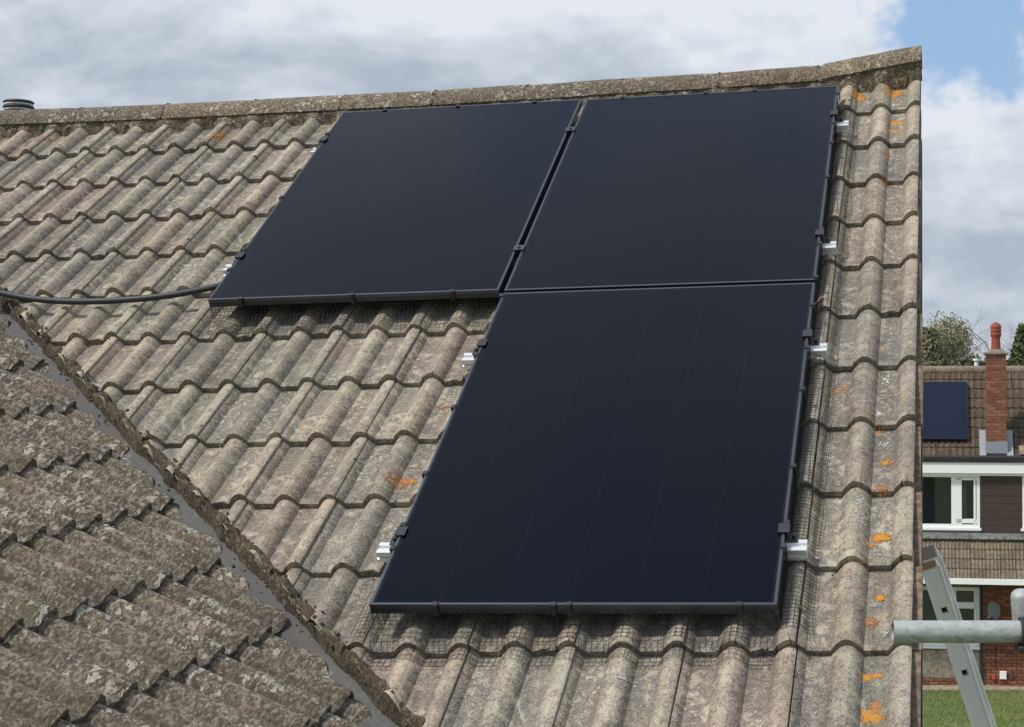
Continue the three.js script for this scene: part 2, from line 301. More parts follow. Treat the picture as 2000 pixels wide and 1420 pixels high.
for (let i = 0; i < VARIANTS; i++) {
  mainTiles.push(tileGeo(100 + i, GAUGE, 0.15 * Math.floor(rr(0, 10)), rr(0, 1.5), i % 2));
  wingTiles.push(tileGeo(200 + i, WGAUGE, 0.15 * Math.floor(rr(0, 10)), rr(0, 1.5), i % 2, 0.7));
}

// ---------------------------------------------------------------- the house whose roof fills the picture
const house = thing('tiled_house', 'house whose weathered grey-brown tiled roof carries the three large black panels', 'house');
house.position.set(-0.5, 0, -6);
const toHouse = new THREE.Matrix4().makeTranslation(0.5, 0, 6);
function slopeMesh(name, geo, mat, frame) { const m = mesh(name, geo, mat, house); m.applyMatrix4(new THREE.Matrix4().multiplyMatrices(toHouse, frame)); return m; }
const VERGE = 1.37, LEFT = -3.7, RIDGE_V = 3.80;

// --- main slope: a boarded deck, one mesh per tile on it
let mainRoof;
{
  // deck polygon: right of the valley only
  const at = (u) => VAL.p.y - 0.997 * (u - VAL.p.x), mb = new MB(), z = -0.085, z0 = -0.16;
  const poly = [[VERGE - 0.02, -1.3], [VERGE - 0.02, RIDGE_V], [LEFT, RIDGE_V], [LEFT, at(LEFT) + 0.02], [VERGE - 0.4 + 0.02, -1.3]].map(([a, b]) => [a, b]);
  poly[4][0] = VAL.p.x + (VAL.p.y + 1.3) / 0.997 + 0.02;
  if (at(LEFT) > RIDGE_V) { poly.splice(2, 2, [VAL.p.x + (VAL.p.y - RIDGE_V) / 0.997 + 0.02, RIDGE_V]); }
  for (let i = 1; i + 1 < poly.length; i++) { mb.tri([...poly[0], z], [...poly[i], z], [...poly[i + 1], z]); mb.tri([...poly[0], z0], [...poly[i + 1], z0], [...poly[i], z0]); }
  for (let i = 0; i < poly.length; i++) { const a = poly[i], b = poly[(i + 1) % poly.length]; mb.quad([...a, z0], [...b, z0], [...b, z], [...a, z]); }
  mainRoof = slopeMesh('main_roof', mb.geo(0), M.deck, MAIN);
  mainRoof.userData.label = 'main roof slope of double-roll concrete tiles with orange lichen';
  const CUT = 0.088;
  for (let r = -3; r <= 10; r++) for (let j = -12; j <= 4; j++) {
    const x = 2 * j * PITCH_X, y = r * GAUGE;
    const dMin = Math.min(...[[x - 0.13, y], [x + 0.17, y], [x - 0.13, y + LEN], [x + 0.17, y + LEN]].map(([a, b]) => valleyD(a, b))), dMax = valleyD(x + 0.17, y + LEN);
    if (dMax < CUT + 0.03 || x < LEFT + 0.1) continue;
    const dy = rr(-0.005, 0.005), dx = j === 4 ? rr(-0.001, 0.002) : rr(-0.0012, 0.0012), tilt = rr(-0.004, 0.004);
    let g = mainTiles[Math.floor(rnd() * VARIANTS)];
    if (dMin < CUT + 0.01) { const c = rr(-0.006, 0.008); g = clipGeo(g, (a, b) => valleyD(a + x, b + y) - CUT - c); if (!g) continue; }
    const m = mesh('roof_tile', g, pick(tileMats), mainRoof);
    m.position.set(x + dx, y + dy, hog(x) + rr(-0.001, 0.0015)); m.rotation.z = tilt; m.rotation.y = -0.0086 * (x + 1);
  }
  // verge: undercloak strip and bargeboard
  const vergeOut = (v) => VERGE + mix(0.024, 0.001, clamp(v / 3.5));
  const uc = new MB(); for (let r = -3; r <= 10; r++) { const y0 = r * GAUGE, q = rr(-0.003, 0.006); uc.box(VERGE - 0.05, vergeOut(y0) + q, y0, y0 + GAUGE - 0.003, -0.075, -0.040 + hog(1.37) + rr(-0.008, 0.005)); }
  mesh('verge_strip', uc.geo(0), M.brownWood, mainRoof).userData.label = 'brown weathered strip under the tiles at the verge';
  const bgd = boxGeo(0.004, 0.014, -1.2, 3.2, -0.10, -0.048); { const P = bgd.attributes.position; for (let i = 0; i < P.count; i++) P.setX(i, P.getX(i) + vergeOut(P.getY(i)) - 0.0095 + (P.getY(i) < 0 ? 0.004 : 0)); }
  mesh('bargeboard', bgd, M.darkWood, mainRoof).userData.label = 'dark bargeboard along the gable';
}

// --- ridge tiles bedded in mortar
{
  const ax = RIDGE_V, az = -0.07, R = 0.11, L = 0.455, down = V3(0, 0.5513, 0.834), fwd = V3(0, -0.834, 0.5513);
  const starts = []; for (let n = 0; n < 11; n++) starts.push(0.910 - L * n);
  starts.unshift(1.365 + 0.012 - 0.455);
  const seg = (u0, u1, seed, lift0, lift1) => {
    const Rn = mulberry(seed), mb = new MB(), na = 16, nu = 6, th = 0.016, ou = Rn() * 3, ov = Rn() * 3;
    const P = (i, k, rad) => { const a = (-78 + 156 * i / na) * Math.PI / 180, u = u0 + (u1 - u0) * k / nu, w = rad + 0.0025 * (n2(u * 30, i * 1.3, 256, 256, seed % 50) - 0.5) - (k === 0 || k === nu ? 0.002 : 0); return [u, ax + w * (Math.cos(a) * down.y + Math.sin(a) * fwd.y), az + hog(u) + mix(lift0, lift1, k / nu) + w * (Math.cos(a) * down.z + Math.sin(a) * fwd.z)]; };
    const U = (i, k) => [ou + (u1 - u0) * k / nu, ov + 156 * i / na * Math.PI / 180 * R];
    for (let i = 0; i < na; i++) {
      for (let k = 0; k < nu; k++) { mb.quad(P(i, k, R), P(i, k + 1, R), P(i + 1, k + 1, R), P(i + 1, k, R), U(i, k), U(i, k + 1), U(i + 1, k + 1), U(i + 1, k)); }
      for (const [k, s] of [[0, 1], [nu, -1]]) { const a = P(i, k, R), b = P(i + 1, k, R), c = P(i + 1, k, R - th), d = P(i, k, R - th); s > 0 ? mb.quad(a, b, c, d, U(i, k), U(i + 1, k), U(i + 1, k), U(i, k)) : mb.quad(d, c, b, a, U(i, k), U(i + 1, k), U(i + 1, k), U(i, k)); }
    }
    for (const i of [0, na]) for (let k = 0; k < nu; k++) mb.quad(P(i, k, R), P(i, k + 1, R), P(i, k + 1, R - th), P(i, k, R - th), U(i, k), U(i, k + 1), U(i, k + 1), U(i, k));
    return mb.geo(0.8);
  };
  starts.forEach((s, i) => {
    const first = i === 0, u0 = s + 0.006, u1 = s + L - (first ? 0 : 0.006);
    const m = mesh('ridge_tile', seg(u0, u1, 300 + i, first ? 0.006 : rr(-0.004, 0.003), first ? 0.062 : i === 1 ? 0.009 : rr(-0.003, 0.005)), pick(ridgeMats), mainRoof);
    if (first) m.userData.label = 'last ridge tile, tilted up over the gable end';
  });
  // mortar: joints between ridge tiles and the bed under their front edge
  const mb = new MB();
  const j = mulberry(9);
  for (const s of starts.slice(1)) for (let i = 0; i < 10; i++) {
    const a0 = (-76 + 152 * i / 10) * Math.PI / 180, a1 = (-76 + 152 * (i + 1) / 10) * Math.PI / 180, w = 0.008 + 0.006 * j(), e = R - 0.003 + 0.008 * j(), u = s + L;
    const q = (a, uu, rad) => [uu, ax + rad * (Math.cos(a) * down.y + Math.sin(a) * fwd.y), az + hog(u) + rad * (Math.cos(a) * down.z + Math.sin(a) * fwd.z)];
    mb.quad(q(a0, u - w, R - 0.004), q(a0, u, e), q(a1, u, e), q(a1, u - w, R - 0.004)); mb.quad(q(a0, u, e), q(a0, u + w, R - 0.004), q(a1, u + w, R - 0.004), q(a1, u, e));
  }
  const NU = 520, prof = [[3.685, -0.2], [3.698, 0], [3.712, 0.45], [3.726, 0.8], [3.738, 1.0], [3.80, 1.0]];
  const V = (i, k) => {
    const u = LEFT + (VERGE - LEFT) * i / NU, lift = u > 0.92 ? 0.062 * (u - 0.92) / 0.455 : 0, base = surf(u, prof[k][0]) - 0.004, top = 0.006 + hog(u) + lift;
    const rough = (n2(u * 55, k * 2.2, 256, 256, 3) - 0.5) * 0.014 + (n2(u * 160, k * 3, 256, 256, 4) - 0.5) * 0.006;
    return [u, prof[k][0] + rough * 1.6 - 0.012 * (n2(u * 9, 3, 256, 256, 8) - 0.3), mix(base, top, clamp(prof[k][1])) + (k > 0 && k < 5 ? rough : 0) - (k === 0 ? 0.02 : 0)];
  };
  for (let i = 0; i < NU; i++) for (let k = 0; k < prof.length - 1; k++) { const a = V(i, k), b = V(i + 1, k); mb.quad(a, b, V(i + 1, k + 1), V(i, k + 1), ...[a, b, V(i + 1, k + 1), V(i, k + 1)].map((p) => [p[0], p[1] + p[2]])); }
  mesh('ridge_mortar', mb.geo(0.9), M.mortar, mainRoof).userData.label = 'crumbling mortar bed under the ridge tiles';
}

// --- lower slope on the left (the wing) and the valley
const inFrame = (p, m) => { const q = p.clone().project(camera); const x = p.x / (-p.z) * 3244 + 1300.6, y = 767 - (p.y - EYE) / (-p.z) * 3244; return p.z < -0.3 && x > -m && x < 2000 + m && y > -m && y < 1420 + m; };
const wingValley = (() => {                                  // signed distance on the wing side of the valley, in the wing's frame
  const p = VAL.p.clone().applyMatrix4(MAIN).applyMatrix4(WING_INV), q = VAL.p.clone().add(VAL.d).applyMatrix4(MAIN).applyMatrix4(WING_INV);
  const d = V3(q.x - p.x, q.y - p.y, 0).normalize(), n = V3(-d.y, d.x, 0); if (n.y < 0) n.negate();
  return { p, d, n, dist: (x, y) => (x - p.x) * n.x + (y - p.y) * n.y };
})();
let wingRoof;
{
  const { p, d, n } = wingValley, mb = new MB(), z = -0.075, a = p.clone().addScaledVector(d, -4.5).addScaledVector(n, 0.02), b = p.clone().addScaledVector(d, 3.2).addScaledVector(n, 0.02), c = b.clone().addScaledVector(n, 3), e = a.clone().addScaledVector(n, 3);
  const pts = [a, b, c, e].map((q) => [q.x, q.y]);
  const area = (pts[1][0] - pts[0][0]) * (pts[2][1] - pts[0][1]) - (pts[1][1] - pts[0][1]) * (pts[2][0] - pts[0][0]); if (area < 0) pts.reverse();
  mb.quad(...pts.map((q) => [...q, z])); mb.quad(...pts.slice().reverse().map((q) => [...q, z - 0.06]));
  for (let i = 0; i < 4; i++) { const s = pts[i], t = pts[(i + 1) % 4]; mb.quad([...s, z - 0.06], [...t, z - 0.06], [...t, z], [...s, z]); }
  wingRoof = slopeMesh('wing_roof', mb.geo(0), M.deck, WING);
  wingRoof.userData.label = 'lower roof slope in the bottom left, darker tiles crusted with white lichen';
  for (let r = -9; r <= 6; r++) for (let j = -16; j <= 12; j++) {
    const x = (2 * j + 1) * PITCH_X, y = r * WGAUGE;
    const cs = [[x - 0.13, y], [x + 0.17, y], [x - 0.13, y + LEN], [x + 0.17, y + LEN]], ds = cs.map(([u, v]) => wingValley.dist(u, v)), CUT = -0.028;
    if (Math.max(...ds) < CUT + 0.02) continue;
    if (!cs.some(([u, v]) => inFrame(V3(u, v, 0).applyMatrix4(WING), 320))) continue;
    let g = wingTiles[Math.floor(rnd() * VARIANTS)];
    if (Math.min(...ds) < CUT + 0.02) { const c = rr(-0.008, 0.010), s = rr(-0.05, 0.05); g = clipGeo(g, (u, v) => wingValley.dist(u + x, v + y) - CUT - c - s * (u) ); if (!g) continue; }
    const m = mesh('roof_tile', g, pick(wingMats), wingRoof);
    m.position.set(x + rr(-0.0015, 0.0015), y + rr(-0.004, 0.004), rr(-0.001, 0.0015)); m.rotation.z = rr(-0.004, 0.004); m.rotation.x = rr(-0.002, 0.002);
  }
  // lead gutter: a folded sheet up both sides of the valley
  const lead = new MB(), T0 = -3.2, T1 = 2.2, n0 = 110, wp = (t, w, o) => { const q = p.clone().addScaledVector(d, t).addScaledVector(n, w); return V3(q.x, q.y, -0.068 + o).applyMatrix4(WING).applyMatrix4(MAIN_INV).toArray(); };
  const sgn = VAL.d.dot(V3(...wp(1, 0, 0)).sub(V3(...wp(0, 0, 0)))) > 0 ? 1 : -1;
  const mp = (t, w, o) => { const q = VAL.p.clone().addScaledVector(VAL.d, t).addScaledVector(VAL.n, w); return [q.x, q.y, -0.078 + o]; };
  const rowsOf = (t) => { const b = 0.006 * (n2(t * 9, 1, 256, 256, 21) - 0.5) + 0.004 * (n2(t * 31, 5, 256, 256, 22) - 0.5), lap = ((t + 10) % 1.1) < 0.03 ? 0.004 : 0; return [wp(t * sgn, 0.13, 0.004), wp(t * sgn, 0.03, 0.006 + b + lap), mp(t, 0.005, 0.004 + lap), mp(t, 0.05, 0.003 + b * 1.4 + lap), mp(t, 0.10, 0.006 + b)]; };
  for (let i = 0; i < n0; i++) { const t = mix(T0, T1, i / n0), s = mix(T0, T1, (i + 1) / n0), A = rowsOf(t), B = rowsOf(s); for (let k = 0; k < 4; k++) lead.quad(A[k], A[k + 1], B[k + 1], B[k], [t, k * 0.06], [t, k * 0.06 + 0.06], [s, k * 0.06 + 0.06], [s, k * 0.06]); }
  mesh('lead_valley', lead.geo(1.2), M.lead, mainRoof).userData.label = 'grey lead sheet lining the valley';
  // mossy mortar bank that seals the cut tiles of the main slope
  const bank = new MB(), nb = 1300, K = 15;
  const row = (i) => {
    const t = mix(T0, T1, i / nb), out = [];
    for (let k = 0; k < K; k++) {
      const f = k / (K - 1), w = 0.072 + 0.048 * f + 0.014 * (n2(t * 11, 2, 256, 256, 31) - 0.5), q = VAL.p.clone().addScaledVector(VAL.d, t).addScaledVector(VAL.n, w);
      const g = VAL.p.clone().addScaledVector(VAL.d, t).addScaledVector(VAL.n, 0.112), top = 0.55 * surf(g.x, g.y) - 0.010 + 0.011 + 0.010 * (n2(t * 19, 7, 256, 256, 32) - 0.5);
      const arch = Math.pow(Math.sin(Math.PI * 0.5 * clamp(f / 0.72)), 0.8) * (f > 0.8 ? 1 - 0.35 * (f - 0.8) / 0.2 : 1);
      const ro = (n2(t * 34, f * 2.6, 256, 256, 33) - 0.5) * 0.012 + (n2(t * 80, f * 6, 256, 256, 34) - 0.5) * 0.007;
      out.push([q.x + ro * 0.5, q.y + ro * 0.5, mix(-0.082, top, arch) + (k ? ro : 0)]);
    }
    return out;
  };
  let A = row(0);
  for (let i = 0; i < nb; i++) { const B = row(i + 1); for (let k = 0; k < K - 1; k++) bank.quad(A[k], A[k + 1], B[k + 1], B[k], [i * 0.00415, k * 0.008], [i * 0.00415, k * 0.008 + 0.008], [i * 0.00415 + 0.00415, k * 0.008 + 0.008], [i * 0.00415 + 0.00415, k * 0.008]); A = B; }
  mesh('valley_mortar', bank.geo(1.0), M.moss, mainRoof).userData.label = 'brown mossy mortar bank along the valley';
  // crumbs of moss and mortar lying on the bank and in the valley
  const cr = new MB();
  for (let i = 0; i < 420; i++) {
    const t = rr(T0, T1), w = rnd() < 0.9 ? rr(0.06, 0.13) : rr(0.0, 0.06), q = VAL.p.clone().addScaledVector(VAL.d, t).addScaledVector(VAL.n, w), s = rr(0.002, 0.007), z = w > 0.07 ? Math.max(-0.05, surf(q.x, q.y)) + 0.004 : -0.075;
    const g = new THREE.DodecahedronGeometry(s, 0); g.scale(1, rr(0.6, 1.2), 0.7); g.rotateZ(rr(0, 3)); const P = g.attributes.position; for (let k = 0; k < P.count; k += 3) cr.tri(...[0, 1, 2].map((m) => [P.getX(k + m) + q.x, P.getY(k + m) + q.y, P.getZ(k + m) + z]));
  }
  mesh('moss_crumbs', cr.geo(0), M.moss, mainRoof).userData.kind = 'stuff';
}

// --- bits of moss and soot-black lichen caught in the laps and side joints of the main slope
{
  const mb = new MB(), R = mulberry(4242);
  for (let i = 0; i < 210; i++) {
    const lap = R() < 0.6, row = Math.floor(-2 + 13 * R()), k = Math.floor(-20 + 29 * R()); let u, v;
    if (lap) { u = k * PITCH_X + (R() - 0.5) * 0.13; v = row * GAUGE - 0.004 - 0.008 * R(); } else { u = (2 * Math.round(k / 2) + 1) * PITCH_X + 0.020; v = row * GAUGE + 0.33 * R(); }
    if (valleyD(u, v) < 0.16 || u > 1.3) continue;
    for (let c = 0, n = 1 + Math.floor(4 * R() * R()); c < n; c++) {
      const s = 0.0025 + 0.005 * R() * R(), x = u + (R() - 0.5) * 0.018, y = v + (R() - 0.5) * 0.014, z = surf(x, y) + s * 0.3, g = new THREE.DodecahedronGeometry(s, 0); g.scale(1.3, 1, 0.7); g.rotateZ(R() * 3);
      const P = g.attributes.position; for (let q = 0; q < P.count; q += 3) mb.tri(...[0, 1, 2].map((m) => [P.getX(q + m) + x, P.getY(q + m) + y, P.getZ(q + m) + z]));
    }
  }
  mesh('moss', mb.geo(0), std([0.07, 0.066, 0.04], 1), mainRoof).userData.kind = 'stuff';
}
// --- lichen growing on the main slope: clusters of small raised crusts
{
  const blobs = (list, R) => {
    const mb = new MB();
    for (const [u, v, s, ph, lift] of list) {
      const n = 11, ring = []; for (let i = 0; i < n; i++) { const a = i / n * 6.283, q = s * (0.75 + 0.35 * R() + 0.2 * Math.sin(3 * a + ph)); const x = u + q * Math.cos(a), y = v + q * Math.sin(a); ring.push([x, y, surf(x, y) + 0.0008]); }
      const c = [u, v, surf(u, v) + 0.0022 + lift]; for (let i = 0; i < n; i++) mb.tri(ring[i], ring[(i + 1) % n], c);
    }
    return mb.geo(0.9);
  };
  const patch = (u, v, ru, rv, n, mat, seed, dense = 1) => {
    const R = mulberry(seed), list = [];
    for (let i = 0; i < n * 2.2; i++) { const a = R() * 6.283, q = Math.pow(R(), 0.6 / dense); list.push([u + ru * q * Math.cos(a), v + rv * q * Math.sin(a), (0.0020 + 0.0055 * R() * R()) * (1.2 - 0.6 * q), R() * 6, R() * 0.001]); }
    mesh('lichen', blobs(list, R), mat, mainRoof).userData.kind = 'stuff';
  };
  const O = M.orange, P = M.orange2;
  [[-1.926, 3.55, .028, .07, 60, O], [1.096, 3.628, .036, .06, 130, O], [1.235, 3.62, .03, .06, 80, O], [1.27, 3.66, .03, .05, 80, O], [1.262, 3.334, .042, .035, 130, O], [1.262, 3.24, .040, .018, 90, O], [1.238, 3.007, .012, .045, 26, P], [1.24, 2.75, .015, .03, 14, P],
    [-0.25, 0.79, .05, .035, 70, P], [-0.21, 0.80, .02, .02, 22, O], [1.123, 1.255, .028, .05, 22, P], [1.255, 1.031, .022, .014, 18, P], [1.282, 0.844, .022, .02, 22, O], [1.274, 0.697, .02, .012, 18, P], [1.278, 0.475, .028, .028, 90, O], [1.25, 0.44, .02, .02, 14, P],
    [1.283, 0.216, .013, .018, 30, O], [1.252, 0.111, .035, .025, 34, P], [1.25, -0.092, .022, .014, 34, O], [1.285, -0.085, .022, .008, 22, O], [1.262, -0.245, .05, .03, 110, O], [1.285, -0.205, .02, .02, 20, P],
    [-0.686, 1.108, .008, .008, 8, O], [-0.23, 1.231, .03, .02, 14, P], [1.245, 1.486, .012, .01, 8, P], [-2.82, 3.62, .05, .05, 30, P], [1.24, 1.78, .012, .01, 10, O]]
    .forEach((a, i) => patch(a[0], a[1], a[2], a[3], a[4], a[5], 500 + i));
  [[1.23, 2.97, .03, .02, 12], [1.215, 0.62, .02, .05, 26], [1.225, 0.53, .022, .03, 20], [1.22, 0.27, .03, .03, 18], [1.275, 0.19, .012, .012, 9], [1.22, -0.22, .016, .012, 14], [1.3, 0.06, .012, .02, 9], [1.09, 1.8, .04, .03, 10], [1.255, 1.10, .03, .02, 16], [1.28, 0.95, .03, .08, 40], [1.28, 1.32, .025, .09, 40], [1.10, 2.6, .03, .06, 16], [1.25, 2.3, .03, .08, 26], [1.25, 3.5, .04, .03, 20],
    [-1.6, 2.33, .035, .012, 16], [-1.83, 1.78, .02, .03, 14], [-1.55, 1.4, .04, .012, 20], [-0.95, 1.05, .03, .05, 16], [-1.28, 3.6, .03, .04, 24], [-2.26, 3.4, .02, .02, 8], [0.62, -0.12, .03, .03, 24], [0.28, -0.2, .04, .03, 18], [-0.33, 0.55, .03, .05, 14], [-0.62, 0.62, .03, .06, 16]]
    .forEach((a, i) => patch(a[0], a[1], a[2], a[3], Math.ceil(a[4] * 0.6), i % 3 ? M.whiteLichen : M.greyLichen, 600 + i, 0.9));
}
// --- crusty lichen on the lower slope: white and grey on the crests and lips, a few orange spots
{
  const R = mulberry(991), ws = (u, v) => -DEPTH + DEPTH * roll(u - Math.round(u / PITCH_X) * PITCH_X) - (v - Math.floor(v / WGAUGE) * WGAUGE) * STEP / WGAUGE;
  const sets = [[M.whiteLichen, 170, 0.6], [M.greyLichen, 150, 0.5], [M.orange2, 34, 0.3]];
  for (const [mat, count, crest] of sets) {
    const mb = new MB();
    for (let i = 0; i < count; i++) {
      const k = Math.round(-16 + 28 * R()), row = Math.floor(-8 + 14 * R()), u = k * PITCH_X + (R() < crest ? 0.016 : 0.07) * (R() - 0.5) * 2, v = row * WGAUGE + (R() < 0.35 ? 0.008 + 0.02 * R() : 0.02 + 0.30 * R());
      if (wingValley.dist(u, v) < 0.0 || !inFrame(V3(u, v, 0).applyMatrix4(WING), 60)) continue;
      const big = 0.5 + 1.3 * R() * R();
      for (let c = 0, n = 3 + Math.floor(16 * R() * big); c < n; c++) {
        const a0 = R() * 6.283, q0 = 0.020 * big * Math.pow(R(), 0.7), x = u + 0.7 * q0 * Math.cos(a0), y = v + 1.2 * q0 * Math.sin(a0), r0 = Math.floor(v / WGAUGE), sz = (0.0016 + 0.005 * R() * R()) * big, ph = R() * 6, ring = [], m = 9;
        if (Math.floor((y - sz * 1.3) / WGAUGE) !== r0 || Math.floor((y + sz * 1.3) / WGAUGE) !== r0) continue;
        for (let t = 0; t < m; t++) { const a = t / m * 6.283, q = sz * (0.75 + 0.35 * R() + 0.2 * Math.sin(3 * a + ph)), X = x + q * Math.cos(a), Y = y + q * Math.sin(a); ring.push([X, Y, ws(X, Y) + 0.0018]); }
        const ctr = [x, y, ws(x, y) + 0.0034]; for (let t = 0; t < m; t++) mb.tri(ring[t], ring[(t + 1) % m], ctr);
      }
    }
    mesh('lichen', mb.geo(0.9), mat, wingRoof).userData.kind = 'stuff';
  }
}
// --- gable and side walls under the roof, and the far slope (seen only from elsewhere)
{
  const mb = new MB(), q = (u, v, w, y) => { const p = V3(u, v, w).applyMatrix4(MAIN); if (y !== undefined) p.y = y; p.applyMatrix4(toHouse); return p.toArray(); };
  const uR = VERGE - 0.32, uL = LEFT + 0.1, top = V3(0, RIDGE_V, -0.2), back = (v, w) => { const p = V3(0, v, w), e = V3(0, RIDGE_V, w), s = RIDGE_V - v; return [e.y - s * (0.5513 ** 2 - 0.834 ** 2) * -1 * -1 + 0, e.z - s * 2 * 0.5513 * 0.834]; };
  const B = back(-1.0, -0.2);
  const side = (u) => [q(u, -1.0, -0.2, 0), q(u, -1.0, -0.2), q(u, RIDGE_V - 0.15, -0.2), q(u, B[0], B[1]), q(u, B[0], B[1], 0)];
  const a = side(uR), b = side(uL);
  for (let i = 1; i < 4; i++) { mb.tri(a[0], a[i + 1], a[i]); mb.tri(b[0], b[i], b[i + 1]); }
  for (let i = 0; i < 4; i++) mb.quad(a[i], a[i + 1], b[i + 1], b[i]);
  mesh('wall', mb.geo(0), std([0.28, 0.14, 0.09], 0.9, { map: stoneMap }), house);
  const bs = new MB(), bb = back(-1.2, -0.04); bs.quad(q(VERGE - 0.3, RIDGE_V, -0.06), q(LEFT, RIDGE_V, -0.06), q(LEFT, bb[0], bb[1]), q(VERGE - 0.3, bb[0], bb[1])); mesh('back_roof', bs.geo(0), tileMats[0], house);
}

// ---------------------------------------------------------------- solar panels on rails
const PW = 1.134, PL = 1.722, U0 = -0.1163, V0 = 0.0705, TOP = 0.074, FR = 0.0315;
const panelMat = (u, v) => MAIN.clone().multiply(new THREE.Matrix4().makeTranslation(u, v, TOP - FR));
function frameGeo(w, l, d, lip) {
  const s = new THREE.Shape(); s.moveTo(0, 0); s.lineTo(w, 0); s.lineTo(w, l); s.lineTo(0, l); s.closePath();
  const h = new THREE.Path(); h.moveTo(lip, lip); h.lineTo(lip, l - lip); h.lineTo(w - lip, l - lip); h.lineTo(w - lip, lip); h.closePath(); s.holes.push(h);
  const g = new THREE.ExtrudeGeometry(s, { depth: d - 0.001, bevelEnabled: true, bevelSize: 0.001, bevelThickness: 0.001, bevelOffset: -0.001, bevelSegments: 1 }); return g;
}
function makePanel(label, matrix, w = PW, l = PL, mats = [M.frame, M.cell, M.back]) {
  const p = thing('solar_panel', label, 'solar panel', null, matrix);
  mesh('frame', frameGeo(w, l, FR, 0.0085), mats[0], p);
  mesh('backing', boxGeo(0.0085, w - 0.0085, 0.0085, l - 0.0085, 0.010, FR - 0.0022), mats[2], p);
  const n = 6, gap = 0.0018, cw = (w - 0.017 - 0.012) / n, g = chamferBox(cw - gap, l - 0.017 - 0.012, 0.0032, 0.0002);
  for (let i = 0; i < n; i++) { const m = mesh('cell_column', g, mats[1], p); m.position.set(0.0145 + cw * (i + 0.5), l / 2, FR - 0.0033); }
  return p;
}
const U1 = U0 - 0.022 - PW, V1 = V0 + PL + 0.02;
const P3 = makePanel('lowest black solar panel, nearest the viewer, with a grey edge along the bottom', panelMat(U0, V0));
function copyPanel(label, u, v) { const c = P3.clone(); c.name = numbered('solar_panel'); c.userData = { ...P3.userData, label }; c.matrix.copy(panelMat(u, v)); c.matrix.decompose(c.position, c.quaternion, c.scale); scene.add(c); return c; }
copyPanel('upper right black solar panel beside the gable, directly above the lowest panel', U0, V1);
copyPanel('upper left black solar panel with the black conduit reaching its left edge', U1, V1 + 0.005);
{
  // rail: an aluminium channel profile in (y, z), run along x
  const railGeo = (len) => {
    const pts = [[-.024, 0], [.024, 0], [.024, .011], [.018, .013], [.018, .020], [.024, .022], [.024, .036], [.009, .036], [.009, .029], [-.009, .029], [-.009, .036], [-.024, .036], [-.024, .022], [-.018, .020], [-.018, .013], [-.024, .011]];
    const s = new THREE.Shape(pts.map(([y, z]) => new THREE.Vector2(-y, z))); const g = new THREE.ExtrudeGeometry(s, { depth: len, bevelEnabled: false }); g.rotateY(Math.PI / 2); g.rotateX(0);
    // shape x -> -z, so turn the profile into (y, z)
    g.rotateX(Math.PI / 2); return g;
  };
  const endClamp = (side) => { const b = new MB(); b.box(-0.004 * side - 0.016, -0.004 * side + 0.016, -0.02, 0.02, 0.0755, 0.0790); b.box(side * 0.0045, side * 0.009, -0.02, 0.02, 0.034, 0.0755); b.box(side * 0.009, side * 0.034, -0.02, 0.02, 0.0395, 0.044); return mergeGeometries([b.geo(0), new THREE.CylinderGeometry(0.006, 0.006, 0.010, 6).rotateX(Math.PI / 2).translate(side * 0.022, 0, 0.049).toNonIndexed()], false); };
  const midClamp = () => mergeGeometries([boxGeo(-0.021, 0.021, -0.018, 0.018, 0.0755, 0.079), boxGeo(-0.008, 0.008, -0.017, 0.017, 0.036, 0.0755), new THREE.CylinderGeometry(0.006, 0.006, 0.006, 6).rotateX(Math.PI / 2).translate(0, 0, 0.081).toNonIndexed()], false);
  const EC = [endClamp(-1), endClamp(1)], MC = midClamp();
  const rail = (uA, uB, v, edges, mid, label) => {
    const r = thing('mounting_rail', label, 'rail', null, MAIN.clone().multiply(new THREE.Matrix4().makeTranslation(uA, v, 0.0055)));
    mesh('rail_profile', railGeo(uB - uA), M.alu, r);
    for (const [u, s] of edges) { const m = mesh('end_clamp', EC[s > 0 ? 1 : 0], M.blackPlastic, r); m.position.set(u - uA, 0.030, -0.0046); }
    for (const u of mid) { const m = mesh('mid_clamp', MC, M.frame, r); m.position.set(u - uA, 0, -0.0046); }
  };
  const uR = U0 + PW;
  rail(U1 - 0.050, uR + 0.056, 3.205, [[U1, -1], [uR, 1]], [U0 - 0.011], 'silver mounting rail nearest the ridge, clamping the two upper panels');
  rail(U1 - 0.060, uR + 0.056, 2.128, [[U1, -1], [uR, 1]], [U0 - 0.011], 'silver mounting rail under the lower part of the two upper panels');
  rail(U0 - 0.064, uR + 0.060, 1.412, [[U0, -1], [uR, 1]], [], 'silver mounting rail under the upper part of the lowest panel');
  rail(U0 - 0.066, uR + 0.060, 0.362, [[U0, -1], [uR, 1]], [], 'lowest silver mounting rail, nearest the bottom edge of the lowest panel');
}

